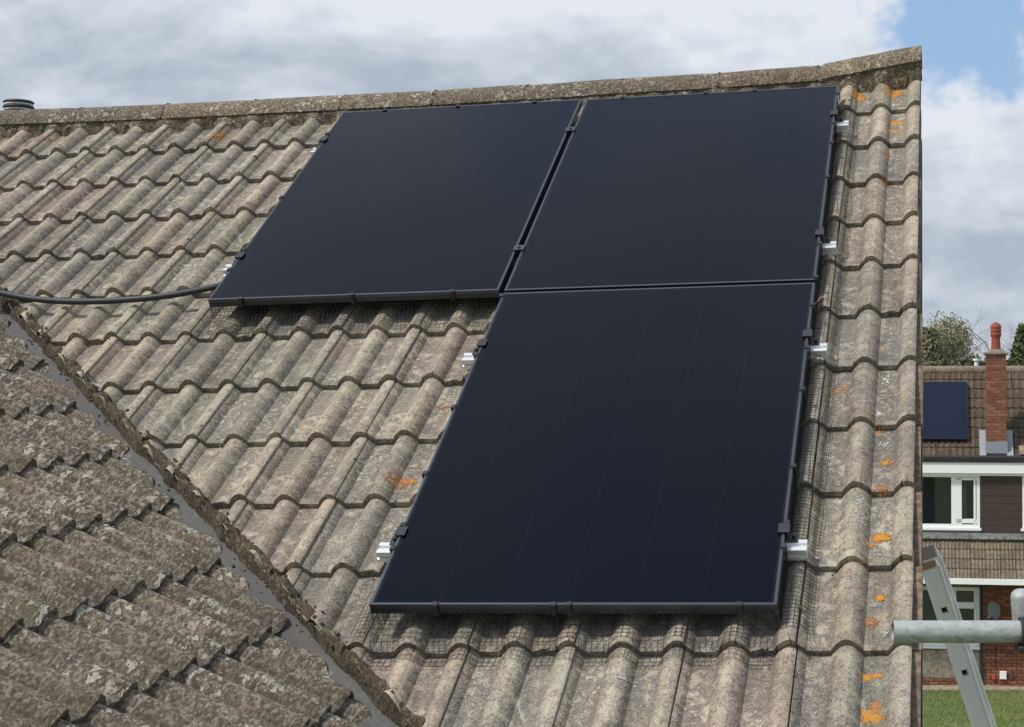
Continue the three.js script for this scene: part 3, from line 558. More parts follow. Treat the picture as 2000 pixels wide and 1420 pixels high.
// ---------------------------------------------------------------- wire mesh skirts clipped round the panels
{
  const SP = 0.0165, RW = 0.00085;
  const clipGeoA = chamferBox(0.018, 0.015, 0.005, 0.0012), clipSide = new MB().box(-0.007, 0.007, 0.006, 0.0095, -0.036, 0.0).geo(0);
  const clipGeoM = mergeGeometries([clipGeoA.index ? clipGeoA.toNonIndexed() : clipGeoA, clipSide], false);
  // one run: start point, direction along the edge, outward direction, length, reach
  function run(mb, [x0, y0], [lx, ly], [ox, oy], len, reach, seed) {
    const nL = Math.round(len / SP), nO = Math.round(reach / SP) + 4, sub = 1;
    const path = (s) => { const o = s <= 4 ? 0.002 + 0.0012 * s : 0.0068 + (s - 4) * SP * (reach / (reach)), z = s <= 4 ? 0.056 - s * 0.0118 : 0.004; return [o, z]; };
    const P = (i, s) => {
      const a = i * SP, [o, z] = path(s), k = clamp((o - 0.006) / 0.05), wob = 0.006 * (n2(a * 14 + seed * 13, s * 0.8, 256, 256, seed) - 0.5) * k, x = x0 + lx * a + ox * (o + wob), y = y0 + ly * a + oy * (o + wob);
      const drop = s <= 4 ? z : Math.max(mix(z + 0.006, surf(x, y) + 0.002, step(0.0, 0.1, o) * 0.85), surf(x, y) + 0.0022);
      return [x, y, drop + 0.003 * k * (n2(a * 23, s * 1.3, 256, 256, seed + 3) - 0.3)];
    };
    const atRail = (i) => ly && [3.205, 2.128, 1.412, 0.362].some((v) => Math.abs(y0 + i * SP - v) < 0.030);
    for (let i = 0; i <= nL; i++) { if (atRail(i)) continue; const pts = []; for (let s = 0; s <= nO; s++) pts.push(P(i, s)); mb.tube(pts, RW, 3, false); }
    for (let s = 0; s <= nO; s++) { let pts = []; for (let i = 0; i <= nL + 1; i++) { if (i > nL || (atRail(i) && s * SP < 0.14)) { if (pts.length > 1) mb.tube(pts, RW, 3, false); pts = []; } else pts.push(P(i, s)); } }
  }
  const skirt = (label, runs, clips) => {
    const t = thing('bird_mesh', label, 'wire mesh', null, MAIN), mb = new MB(); runs.forEach((r, i) => run(mb, ...r, 40 + i)); mesh('wire_netting', mb.geo(0), M.wire, t);
    for (const [u, v, side] of clips) { const m = mesh('clip', clipGeoM, M.blackPlastic, t); m.position.set(u, v, TOP + 0.0022); m.rotation.z = { b: Math.PI, r: -Math.PI / 2, l: Math.PI / 2, t: 0 }[side]; }
  };
  const uR = U0 + PW, vT = V1 + PL, VP1 = V1 + 0.005;
  skirt('black wire mesh skirt hanging below and left of the upper left panel', [[[U1 + 0.004, VP1], [1, 0], [0, -1], PW - 0.01, 0.085], [[U1, VP1 + 0.02], [0, 1], [-1, 0], PL - 0.1, 0.012]],
    [[-1.14, VP1, 'b'], [-0.702, VP1, 'b'], [-0.314, VP1, 'b'], [U1, 3.30, 'l'], [U1, 2.667, 'l'], [U1, 2.21, 'l'], [U1, 2.05, 'l'], [-1.067, vT, 't'], [-0.719, vT, 't'], [-0.357, vT, 't']]);
  skirt('black wire mesh skirt hanging below and left of the lowest panel', [[[U0 + 0.002, V0], [1, 0], [0, -1], PW - 0.004, 0.115], [[U0, V0 + 0.006], [0, 1], [-1, 0], PL - 0.02, 0.02], [[U0, V0 - 0.06], [0, 1], [-1, 0], 0.2, 0.05]],
    [[0.074, V0, 'b'], [0.408, V0, 'b'], [0.451, V0, 'b'], [0.918, V0, 'b'], [U0, 1.46, 'l'], [U0, 1.372, 'l'], [U0, 1.05, 'l'], [U0, 0.683, 'l'], [U0, 0.428, 'l'], [U0, 0.318, 'l'], [U0, V1 - 0.04, 'l']]);
  skirt('black wire mesh skirt down the right-hand edge of the panels beside the gable', [[[uR, V0 - 0.02], [0, 1], [1, 0], vT - V0 - 0.1, 0.078]],
    [[uR, 3.27, 'r'], [uR, 3.14, 'r'], [uR, 2.947, 'r'], [uR, 2.631, 'r'], [uR, 2.19, 'r'], [uR, 2.08, 'r'], [uR, 1.831, 'r'], [uR, 1.638, 'r'], [uR, 1.462, 'r'], [uR, 1.36, 'r'], [uR, 1.11, 'r'], [uR, 0.695, 'r'], [uR, 0.424, 'r'], [uR, 0.315, 'r'], [uR, 3.45, 'r'], [0.052, vT, 't'], [0.43, vT, 't'], [0.648, vT, 't']]);
}

// ---------------------------------------------------------------- black conduit across the left of the roof
{
  const pts = [[-3.1, 2.42, 0.05], [-2.586, 2.138, 0.03], [-2.256, 2.029, 0.018], [-2.122, 1.984, 0.016], [-1.998, 1.956, 0.015], [-1.882, 1.941, 0.015], [-1.73, 1.939, 0.015], [-1.564, 1.952, 0.016], [-1.446, 1.976, 0.018], [-1.333, 2.012, 0.02], [-1.24, 2.06, 0.02], [-1.1, 2.10, 0.01]].map((p) => V3(...p));
  const g = new THREE.TubeGeometry(new THREE.CatmullRomCurve3(pts), 90, 0.0128, 12);
  solo('conduit', g, std([0.022, 0.025, 0.027], 0.55), 'thick black cable conduit sagging from the left edge to the upper left panel', 'cable', null, MAIN);
}
// ---------------------------------------------------------------- vent terminal behind the ridge
{
  const base = V3(-3.145, RIDGE_V + 0.12, -0.045).applyMatrix4(MAIN), t = thing('vent_pipe', 'grey vent cowl with dark rings poking up behind the ridge at far left', 'vent', null, new THREE.Matrix4().makeTranslation(base.x, base.y, base.z));
  const lathe = (p) => new THREE.LatheGeometry(p.map(([r, y]) => new THREE.Vector2(r, y)), 28), grey = std([0.50, 0.51, 0.52], 0.5), dark = std([0.03, 0.03, 0.033], 0.5);
  mesh('pipe', lathe([[0.05, -0.8], [0.05, 0.1]]), grey, t);
  for (let i = 0; i < 4; i++) { const y = -0.01 + i * 0.026; mesh('ring', lathe([[0.045, y], [0.074, y], [0.077, y + 0.004], [0.074, y + 0.009], [0.045, y + 0.009]]), dark, t); mesh('baffle', lathe([[0.052, y + 0.009], [0.070, y + 0.012], [0.070, y + 0.022], [0.052, y + 0.026]]), grey, t); }
  mesh('cap', lathe([[0.045, 0.094], [0.073, 0.094], [0.076, 0.099], [0.068, 0.106], [0.03, 0.110], [0.0005, 0.111]]), dark, t);
}
// ---------------------------------------------------------------- scaffold tubes and coupler at the right
{
  const R = 0.02415, tubeLathe = (len, cap) => new THREE.LatheGeometry([[R - 0.004, 0.03], [R - 0.004, 0], [R, 0.0015], [R, len * 0.3], [R, len * 0.6], [R, len]].map(([r, y]) => new THREE.Vector2(r, y)), 32);
  const zinc = std([0.46, 0.49, 0.485], 0.5, { metalness: 0.25, map: galvMap, bumpMap: concreteBump, bumpScale: 0.0006 });
  const uvm = (g, a, b) => { const u = g.attributes.uv; for (let i = 0; i < u.count; i++) u.setXY(i, u.getX(i) * a, u.getY(i) * b); return g; };
  const p = solo('scaffold_tube', uvm(tubeLathe(1.6), 0.152, 1.6), zinc, 'horizontal galvanised scaffold tube ending over the roof verge', 'scaffold tube', null, new THREE.Matrix4().makeRotationZ(-Math.PI / 2).setPosition(0.490, 6.083, -3.6));
  const g2 = new THREE.LatheGeometry([[R, -0.07], [R, -0.03], [R, 0], [R - 0.002, 0.007], [R - 0.008, 0.013], [0.0004, 0.0165]].map(([r, y]) => new THREE.Vector2(r, y)), 32);
  solo('scaffold_tube', uvm(g2, 0.152, 0.5), zinc, 'short upright scaffold tube end at the right edge behind the horizontal tube', 'scaffold tube', null, new THREE.Matrix4().makeRotationFromEuler(new THREE.Euler(0.15, 0, 0.10)).setPosition(0.786, 6.150, -3.68));
  const c = thing('scaffold_coupler', 'dark steel coupler clamping the two scaffold tubes at the right edge', 'coupler', null, new THREE.Matrix4().makeTranslation(0.786, 6.083, -3.6));
  const dark = std([0.035, 0.033, 0.032], 0.7, { metalness: 0.3 });
  const half = new THREE.TorusGeometry(R + 0.004, 0.0045, 8, 24); const ring = []; for (let i = -3; i <= 3; i++) ring.push(half.clone().rotateY(Math.PI / 2).translate(i * 0.006, 0, 0));
  mesh('clamp_ring', mergeGeometries(ring), dark, c);
  mesh('flap', chamferBox(0.05, 0.012, 0.05, 0.003).translate(-0.004, -0.0345, 0), dark, c);
  mesh('bolt', new THREE.CylinderGeometry(0.007, 0.007, 0.07, 10).translate(0.005, -0.06, 0.012), dark, c);
  mesh('nut', new THREE.CylinderGeometry(0.012, 0.012, 0.013, 6).translate(0.005, -0.05, 0.012), dark, c);
}
// ---------------------------------------------------------------- ladder standing beyond the gable
{
  const L = 6.24, Wd = 0.070, lean = 17.6 * Math.PI / 180, alu = std([0.86, 0.865, 0.86], 0.5, { metalness: 0.05,  bumpMap: concreteBump, bumpScale: 0.0004 });
  const base = V3(1.00 + 6.03 * Math.tan(lean), 0, -6.42), m = new THREE.Matrix4().makeRotationFromEuler(new THREE.Euler(0, -0.185, lean, 'YXZ')).setPosition(base);
  const t = thing('ladder', 'aluminium ladder leaning beyond the roof verge, seen edge on with square rung holes', 'ladder', null, m);
  const hole = (y, s) => { const h = new THREE.Path(); h.moveTo(-s, y - s); h.lineTo(-s, y + s); h.lineTo(s, y + s); h.lineTo(s, y - s); h.closePath(); return h; };
  const s = new THREE.Shape(); s.moveTo(-Wd / 2, 0); s.lineTo(Wd / 2, 0); s.lineTo(Wd / 2, L - 0.06); s.lineTo(Wd / 2 - 0.012, L); s.lineTo(-Wd / 2, L); s.closePath();
  const ys = []; for (let y = L - 0.24; y > 0.2; y -= 0.262) ys.push(y);
  ys.forEach((y) => s.holes.push(hole(y, 0.0135)));
  const stile = new THREE.ExtrudeGeometry(s, { depth: 0.022, bevelEnabled: true, bevelSize: 0.002, bevelThickness: 0.002, bevelOffset: -0.002, bevelSegments: 1 });
  const lipG = mergeGeometries([stile.index ? stile.toNonIndexed() : stile, boxGeo(Wd / 2 - 0.004, Wd / 2 + 0.004, 0, L - 0.06, -0.004, 0.026), boxGeo(-Wd / 2 - 0.004, -Wd / 2 + 0.004, 0, L, -0.004, 0.026)], false);
  mesh('stile', lipG, alu, t); mesh('stile', lipG, alu, t).position.z = -0.36;
  const rs = new THREE.Shape(); const o = 0.0128; rs.moveTo(-o, -o); rs.lineTo(o, -o); rs.lineTo(o, o); rs.lineTo(-o, o); rs.closePath(); const ih = new THREE.Path(), q = 0.0108; ih.moveTo(-q, -q); ih.lineTo(-q, q); ih.lineTo(q, q); ih.lineTo(q, -q); ih.closePath(); rs.holes.push(ih);
  const rung = new THREE.ExtrudeGeometry(rs, { depth: 0.375, bevelEnabled: false }); rung.translate(0, 0, -0.355);
  for (const y of ys) { const r = mesh('rung', rung, alu, t); r.position.y = y; }
  mesh('end_plug', chamferBox(0.086, 0.05, 0.036, 0.004).translate(-0.001, L + 0.0, 0.011), std([0.33, 0.30, 0.27], 0.7), t);
  mesh('brown_sticker', boxGeo(-0.034, 0.026, L - 0.062, L - 0.035, 0.0295, 0.031), std([0.40, 0.22, 0.13], 0.8), t);
}

// ---------------------------------------------------------------- the neighbour's house beyond the gardens
const ZF = -37.4;                                            // its front
{
  const nb = thing('neighbour_house', 'brick house beyond the lawn with dark tiled roof, brown boarding and white windows', 'house');
  nb.position.set(7, 0, ZF); nb.rotation.y = -0.165; nb.updateMatrix();
  const X = (px) => (px - 1300.6) / 86.74 - 7, Y = (py) => EYE - (py - 767) / 86.74;
  const roughcast = std([0.46, 0.40, 0.33], 0.95, { map: stoneMap }), brickM = [[0.34, 0.125, 0.066], [0.38, 0.145, 0.075], [0.28, 0.10, 0.058], [0.44, 0.19, 0.11]].map((c) => std(c, 0.9, { map: stoneMap })), joint = std([0.30, 0.26, 0.22], 0.95), dark = std([0.02, 0.02, 0.022], 0.8), grey = std([0.17, 0.18, 0.185], 0.7, { map: leadMap }), leadG = std([0.27, 0.29, 0.31], 0.6), brownBoard = std([0.055, 0.034, 0.028], 0.6);
  const room = std([0.06, 0.06, 0.065], 0.9), glass = phys([0.9, 0.95, 0.97], 0.02, { transmission: 1, thickness: 0, ior: 1.5 });
  const XL = X(1700), XR = X(2190);
  // walls: first floor and ground floor around the openings
  const wall = new MB(), D = 0.25;
  const openings = [];                                        // [x0, x1, y0, y1]
  const w1 = [X(1800) - 0.35, X(1913), Y(1031), Y(926)], w2 = [X(1994), X(2110), Y(1031), Y(926)], g1 = [X(1800) - 0.35, X(1912), Y(1262), Y(1147)];
  const strip = (x0, x1, y0, y1) => wall.box(x0, x1, y0, y1, -D, 0);
  strip(XL, w1[0], 0, 5); strip(w1[0], XR, Y(926), 5.0); strip(w1[0], XR, Y(1147), Y(1031)); strip(w1[1], w2[0], Y(1031), Y(926)); strip(w2[1], XR, Y(1031), Y(926)); strip(g1[1], XR, 0, Y(1147)); strip(g1[0], g1[1], 0, Y(1262));
  wall.box(XL, XR, 0, 5, -4.2, -4.0).box(XL - 0.2, XL, 0, 5, -4.2, 0).box(XR, XR + 0.2, 0, 5, -4.2, 0);
  mesh('wall', wall.geo(0), joint, nb);
  mesh('room_wall', boxGeo(XL, XR, 0.1, 4.95, -1.3, -1.2), std([0.13, 0.14, 0.15], 0.9), nb); mesh('ceiling', boxGeo(XL, XR, 4.9, 4.98, -3.9, -D - 0.005), room, nb);
  mesh('floor_slab', boxGeo(XL, XR, 2.55, 2.75, -3.99, -D - 0.01), room, nb);
  // windows
  const win = (o, bars, label, curtain) => {
    const [x0, x1, y0, y1] = o, f = new MB(), z0 = -0.10, z1 = 0.02, t = 0.075;
    f.box(x0, x1, y0, y0 + t, z0, z1).box(x0, x1, y1 - t, y1, z0, z1).box(x0, x0 + t, y0 + t, y1 - t, z0, z1).box(x1 - t, x1, y0 + t, y1 - t, z0, z1);
    for (const b of bars) f.box(...b, z0 + 0.002, z1 + 0.004);
    const w = mesh('window', f.geo(0), M.white, nb); w.userData.label = label;
    mesh('pane', boxGeo(x0 + 0.02, x1 - 0.02, y0 + 0.02, y1 - 0.02, -0.052, -0.048), glass, w);
    mesh('sill', boxGeo(x0 - 0.04, x1 + 0.03, y0 - 0.055, y0 - 0.003, -0.1, 0.075), M.white, w);
    if (curtain) { const c = new MB(), n = 40; for (let i = 0; i < n; i++) { const a = mix(curtain[0], curtain[1], i / n), b = mix(curtain[0], curtain[1], (i + 1) / n), za = -0.28 + 0.035 * Math.sin(i * 1.3), zb = -0.28 + 0.035 * Math.sin((i + 1) * 1.3); c.quad([a, y0, za], [b, y0, zb], [b, y1, zb], [a, y1, za]); } mesh('curtain', c.geo(0.9), std([0.34, 0.36, 0.34], 0.95), w); }
  };
  win(w1, [[X(1858), X(1868), w1[2] + 0.075, w1[3] - 0.075], [X(1868), X(1878), w1[2] + 0.075, w1[3] - 0.075], [X(1868), w1[1] - 0.075, Y(1022), Y(1014)], [X(1901), X(1905), w1[2] + 0.075, w1[3] - 0.075], [X(1868), w1[1] - 0.075, Y(938), Y(933)]], 'white first-floor window left of the brown boards', [X(1868), X(1888)]);
  win(w2, [], 'white first-floor window at the right edge');
  win(g1, [[X(1852), X(1862), g1[2] + 0.075, g1[3] - 0.075], [X(1862), g1[1] - 0.075, Y(1188), Y(1176)], [X(1862), g1[1] - 0.075, Y(1222), Y(1213)], [X(1862), X(1867), g1[2] + 0.075, g1[3] - 0.075], [X(1901), X(1905), g1[2] + 0.075, g1[3] - 0.075]], 'white ground-floor window with a small top light');
  // brown weatherboards between the windows
  { const b0 = Y(1041), b1 = Y(925), n = 8, h = (b1 - b0) / n; for (let i = 0; i < n; i++) { const m = mesh('weatherboard', boxGeo(X(1913) + 0.005, X(1993) - 0.005, b0 + i * h + 0.008, b0 + (i + 1) * h, 0.004, 0.030 + 0.004 * (i % 2)), brownBoard, nb); m.rotation.x = 0; } }
  // white fascia and grey flat roof edge over the first floor
  mesh('fascia', boxGeo(XL, XR, Y(924), Y(903), 0.0, 0.16), M.white, nb);
  mesh('soffit_board', boxGeo(XL, XR, Y(929), Y(925), 0.002, 0.1), M.white, nb);
  mesh('flat_roof_edge', boxGeo(XL, XR, Y(902.6), Y(893), -0.95, 0.19), grey, nb);
  // upper roof slope
  const zB = -0.80, yB = 5.12, A = 42 * Math.PI / 180, RL = 3.05, dir = [Math.sin(A), -Math.cos(A)];
  const slope = (name, xl, xr, yb, zb, ang, len, label) => {
    const g = new MB().box(xl, xr, 0, len, -0.08, -0.045).geo(0), m = mesh(name, g, M.deck, nb); m.position.set(0, yb, zb); m.rotation.x = ang - Math.PI / 2; m.userData.label = label; return m;
  };
  const up = slope('roof', XL - 0.15, XR + 0.15, yB, zB, A, RL, 'dark brown tiled upper roof');
  up.rotation.x = -(Math.PI / 2 - A);
  const mini = (seed, w, gl, rolls) => { const R = mulberry(seed), mb = new MB(), n = rolls * 8, du = R() * 3, dv = R() * 3, f = (x) => -0.03 + 0.03 * Math.pow(0.5 + 0.5 * Math.cos(x / w * rolls * 2 * Math.PI), 1.6); for (let i = 0; i < n; i++) { const x0 = w * 0.97 * i / n, x1 = w * 0.97 * (i + 1) / n, a = [x0, 0, f(x0)], b = [x1, 0, f(x1)], c = [x1, gl + 0.05, f(x1) - 0.026], d = [x0, gl + 0.05, f(x0) - 0.026], q = (p) => [p[0] + du, p[1] + dv]; mb.quad(a, b, c, d, q(a), q(b), q(c), q(d)); const e = [x0, 0.003, f(x0) - 0.024], h = [x1, 0.003, f(x1) - 0.024]; mb.quad(e, h, b, a, q(e), q(h), q(b), q(a)); } return mb.geo(0.7); };
  const farTile = tints.map((c) => std([c[0] * 0.62, c[1] * 0.53, c[2] * 0.44], 0.95, { map: wingMap })), farTile2 = tints.map((c) => std([c[0] * 1.25, c[1] * 1.2, c[2] * 1.08], 0.95, { map: wingMap }));
  { const gs = [0, 1, 2, 3].map((i) => mini(700 + i, 0.30, 0.339, 2)); for (let r = 0; r < 9; r++) for (let c = 0; c < 19; c++) { const x = X(1750) + c * 0.30; if (x > XR) break; const m = mesh('roof_tile', gs[(r * 3 + c * 7) % 4], pick(farTile), up); m.position.set(x + rr(-0.004, 0.004), r * 0.339 + rr(-0.006, 0.006), 0.012 + rr(-0.003, 0.003)); } }
  { const g = new MB(); for (let i = 0; i < 10; i++) { const a0 = Math.PI * i / 10, a1 = Math.PI * (i + 1) / 10, q = (a, x) => [x, RL + 0.02 - 0.12 * Math.cos(a), -0.045 + 0.10 * Math.sin(a)]; g.quad(q(a0, 0), q(a0, 0.44), q(a1, 0.44), q(a1, 0)); } const gg = g.geo(0.8); for (let i = 0; i < 13; i++) { const m = mesh('ridge_tile', gg, pick(farTile2), up); m.position.set(X(1750) + i * 0.45, 0, rr(-0.004, 0.004)); } }
  // back slope so the roof is closed
  const bk = slope('back_roof', XL - 0.15, XR + 0.15, 0, 0, 0, RL); bk.rotation.set(-(Math.PI / 2 - A), 0, 0); bk.position.set(0, yB, zB - 2 * RL * Math.cos(A)); bk.rotation.set(-(Math.PI / 2 + (Math.PI - Math.PI / 2 - 0) - A) + Math.PI / 2 + 0, 0, 0); bk.rotation.x = (Math.PI / 2 - A); bk.material = farTile[0];
  // chimney: core, bricks, cap, pot, lead flashing
  {
    const cx = X(1947.5), w = 0.46, z0 = -1.32, z1 = z0 + w - 0.0, yb = 5.0, yt = Y(690) - 0.02, ch = mesh('chimney', boxGeo(cx - w / 2 + 0.008, cx + w / 2 - 0.008, yb, yt, z0 + 0.008 - 0, z1 - 0.008), joint, nb);
    const bh = 0.075, full = chamferBox(0.221, 0.063, 0.10, 0.004), halfB = chamferBox(0.106, 0.063, 0.10, 0.004), n = Math.floor((yt - 5.25) / bh);
    for (let r = 0; r < n; r++) {
      const y = yt - (r + 0.5) * bh, odd = r % 2, row = odd ? [[-0.1725, 0], [0, 1], [0.1725, 0]] : [[-0.115, 1], [0.115, 1]];
      for (const [dx, f] of row) { const m = mesh('brick', f ? full : halfB, pick(brickM), ch); m.position.set(cx + dx, y, z1 - 0.048 + rr(-0.002, 0.002)); }
      const side = odd ? [[-0.115, 1], [0.06, 0]] : [[-0.1725, 0], [-0.0, 1]];
      for (const [dz, f] of side) { const m = mesh('brick', f ? full : halfB, pick(brickM), ch); m.rotation.y = Math.PI / 2; m.position.set(cx - w / 2 + 0.048, y, z0 + w / 2 - 0.045 + dz); }
    }
    const cap = mesh('cap', mergeGeometries([chamferBox(0.56, 0.06, 0.56, 0.012).translate(cx, yt + 0.03, z0 + w / 2), new THREE.CylinderGeometry(0.16, 0.25, 0.07, 20).translate(cx, yt + 0.092, z0 + w / 2).toNonIndexed()], false), std([0.36, 0.33, 0.29], 0.95, { map: stoneMap }), ch);
    const yp = yt + 0.10, pot = new THREE.LatheGeometry([[0.118, 0], [0.112, 0.06], [0.100, 0.22], [0.100, 0.30], [0.118, 0.33], [0.118, 0.345], [0.128, 0.36], [0.128, 0.40], [0.116, 0.41], [0.116, 0.43], [0.128, 0.445], [0.128, 0.48], [0.116, 0.49], [0.116, 0.51], [0.126, 0.525], [0.126, 0.56], [0.105, 0.60], [0.085, 0.625], [0.06, 0.645], [0.0004, 0.66]].map(([r, y]) => new THREE.Vector2(r, y)), 26);
    mesh('chimney_pot', pot.translate(cx, yp, z0 + w / 2), std([0.27, 0.055, 0.035], 0.7), ch);
    const fl = new MB(); fl.box(cx - w / 2 - 0.02, cx + w / 2 + 0.02, Y(886), Y(866), z1 + 0.001, z1 + 0.05); fl.box(cx - w / 2 - 0.16, cx - w / 2 - 0.002, 0, 0.9, 0, 0.01); const f0 = new MB().box(cx - w / 2 - 0.02, cx + w / 2 + 0.02, Y(888), Y(865), z1 + 0.002, z1 + 0.035).geo(0);
    mesh('lead_apron', f0, leadG, ch);
    for (const s of [-1, 1]) { const g = new MB().box(cx + (s < 0 ? -w / 2 - 0.15 : w / 2 + 0.004), cx + (s < 0 ? -w / 2 - 0.004 : w / 2 + 0.15), 0, 0.85, 0.018, 0.05).geo(0); g.rotateX(-(Math.PI / 2 - A)); g.translate(0, yB, zB); mesh('lead_soaker', g, leadG, ch); }
  }
  // low porch roof across the front
  const PA = 44 * Math.PI / 180, pr = slope('porch_roof', XL, XR, Y(1050) - 0.82, 0.86, 0, 1.16, 'sandy tiled low roof above the ground floor'); pr.rotation.x = -(Math.PI / 2 - PA); pr.position.set(0, 2.52, 0.84);
  { const gs = [0, 1, 2, 3].map((i) => mini(720 + i, 0.33, 0.285, 4)); for (let r = 0; r < 4; r++) for (let c = 0; c < 16; c++) { const x = X(1750) + c * 0.33; if (x > XR) break; const m = mesh('roof_tile', gs[(r + c * 3) % 4], pick(farTile2), pr); m.position.set(x, r * 0.285 + rr(-0.005, 0.005), rr(-0.003, 0.003) + 0.01); } }
  mesh('lead_flashing', boxGeo(XL, XR, Y(1052), Y(1041), 0.003, 0.10), std([0.42, 0.44, 0.46], 0.6, { map: stoneMap }), nb);
  mesh('gutter', boxGeo(XL, XR, 2.39, 2.51, 0.80, 0.92), M.white, nb);
  mesh('soffit', boxGeo(XL, XR, 2.36, 2.385, 0.03, 0.88), dark, nb);
  // ground floor: bricks to the right, rendered panel and two brick courses under the window
  {
    const full = chamferBox(0.216, 0.064, 0.05, 0.004), bw = mesh('brick_wall', boxGeo(X(1913), X(2090), 0.02, 2.34, 0.001, 0.012), joint, nb); bw.userData.label = 'red brick wall right of the ground-floor window';
    let count = 0;
    for (let r = 0; r < 31; r++) for (let c = 0; c < 9; c++) { const x = X(1913) + 0.113 + c * 0.227 + (r % 2 ? 0.113 : 0); if (x > X(2080)) continue; const m = mesh('brick', full, pick(brickM), bw); m.position.set(x, 0.055 + r * 0.075, 0.018 + rr(-0.002, 0.003)); count++; }
    const pl = mesh('plinth', boxGeo(X(1750), X(1912) - 0.004, 0.01, Y(1324), 0.001, 0.012), joint, nb);
    for (let r = 0; r < 2; r++) for (let c = 0; c < 8; c++) { const m = mesh('brick', full, pick(brickM), pl); m.position.set(X(1912) - 0.118 - c * 0.227 - (r % 2 ? 0.113 : 0), 0.055 + r * 0.075, 0.018); }
    mesh('render_panel', boxGeo(X(1750), X(1911), Y(1324) + 0.004, Y(1270), 0.001, 0.04), roughcast, nb);
    const mt = mesh('meter_box', chamferBox(0.15, 0.18, 0.06, 0.008).translate(X(1956), Y(1315), 0.075), M.white, nb); mesh('meter_door', chamferBox(0.10, 0.14, 0.03, 0.006).translate(X(1971), Y(1317), 0.06), std([0.10, 0.05, 0.05], 0.6), nb);
    mesh('hose_tap', chamferBox(0.07, 0.07, 0.05, 0.01).translate(X(1938), Y(1321), 0.07), std([0.45, 0.06, 0.05], 0.6), nb);
    mesh('downpipe', new THREE.CylinderGeometry(0.035, 0.035, 2.3, 12).translate(X(1915), 1.2, 0.075), std([0.03, 0.028, 0.028], 0.6), nb);
    mesh('cable', new MB().tube([[X(1941), Y(1215), 0.05], [X(1942), Y(1260), 0.05], [X(1941), Y(1300), 0.05]], 0.006, 5).geo(0.9), dark, nb);
  }
  // things on and by the neighbour's house
  const dish = thing('satellite_dish', 'small grey satellite dish on the neighbour brick wall', 'satellite dish'); dish.position.set(X(1940), Y(1187), 0.28); dish.rotation.set(0.12, -0.55, 0); dish.updateMatrix(); dish.applyMatrix4(nb.matrix);
  const dpts = []; for (let i = 0; i <= 8; i++) dpts.push(new THREE.Vector2(0.19 * i / 8 + 0.0003, 0.045 * (i / 8) ** 2)); for (let i = 8; i >= 0; i--) dpts.push(new THREE.Vector2(0.19 * i / 8 + 0.0003, 0.045 * (i / 8) ** 2 - 0.006));
  mesh('reflector', new THREE.LatheGeometry(dpts, 28).rotateX(Math.PI / 2).scale(0.88, 1.08, 1), std([0.20, 0.21, 0.22], 0.6), dish);
  mesh('arm', new MB().tube([[0, -0.18, 0.02], [0, -0.12, 0.24]], 0.01, 6).geo(0.9), dark, dish); mesh('receiver', new THREE.CylinderGeometry(0.03, 0.024, 0.08, 10).rotateX(-1.0).translate(0, -0.10, 0.25), std([0.3, 0.3, 0.3], 0.6), dish); mesh('bracket', new MB().tube([[0, 0, 0], [0, 0, -0.16], [0, -0.1, -0.22]], 0.014, 6).geo(0.9), dark, dish);
  // solar panel on that roof
  const onUp = new THREE.Matrix4().makeTranslation(0, yB, zB).premultiply(nb.matrix).multiply(new THREE.Matrix4().makeRotationX(-(Math.PI / 2 - A)));
  const bx = 589.4 * (38.2 + 1.1) / 3244;
  makePanel('small dark blue solar panel on the neighbour roof left of the chimney', onUp.clone().multiply(new THREE.Matrix4().makeTranslation(bx - 7.31 - 1.134, 0.50, 0.06)), 1.134, 2.0, [std([0.012, 0.014, 0.03], 0.5), phys([0.006, 0.0085, 0.026], 0.3, { ior: 1.35 }), phys([0.010, 0.012, 0.03], 0.3, { ior: 1.35 })]);
  solo('spare_tile', chamferBox(0.21, 0.29, 0.03, 0.006).translate(0, 0.145, 0), std([0.46, 0.36, 0.26], 0.9, { map: stoneMap }), 'beige loose tile leaning on the neighbour roof right of the chimney', 'tile', null, onUp.clone().multiply(new THREE.Matrix4().makeTranslation((1986 - 1300.6) * 38.2 / 3244 - 7, 0.02, 0.06)));
  const rp = thing('roof_vent', 'small white vent standing behind the neighbour ridge left of the chimney', 'vent'); rp.position.set((1907 - 1300.6) * 40.9 / 3244, 7.1, -40.9);
  mesh('pipe', new THREE.CylinderGeometry(0.05, 0.05, 0.9, 12).translate(0, -0.15, 0), M.white, rp); mesh('cap', new THREE.CylinderGeometry(0.085, 0.085, 0.05, 12).translate(0, 0.31, 0), M.white, rp);
}

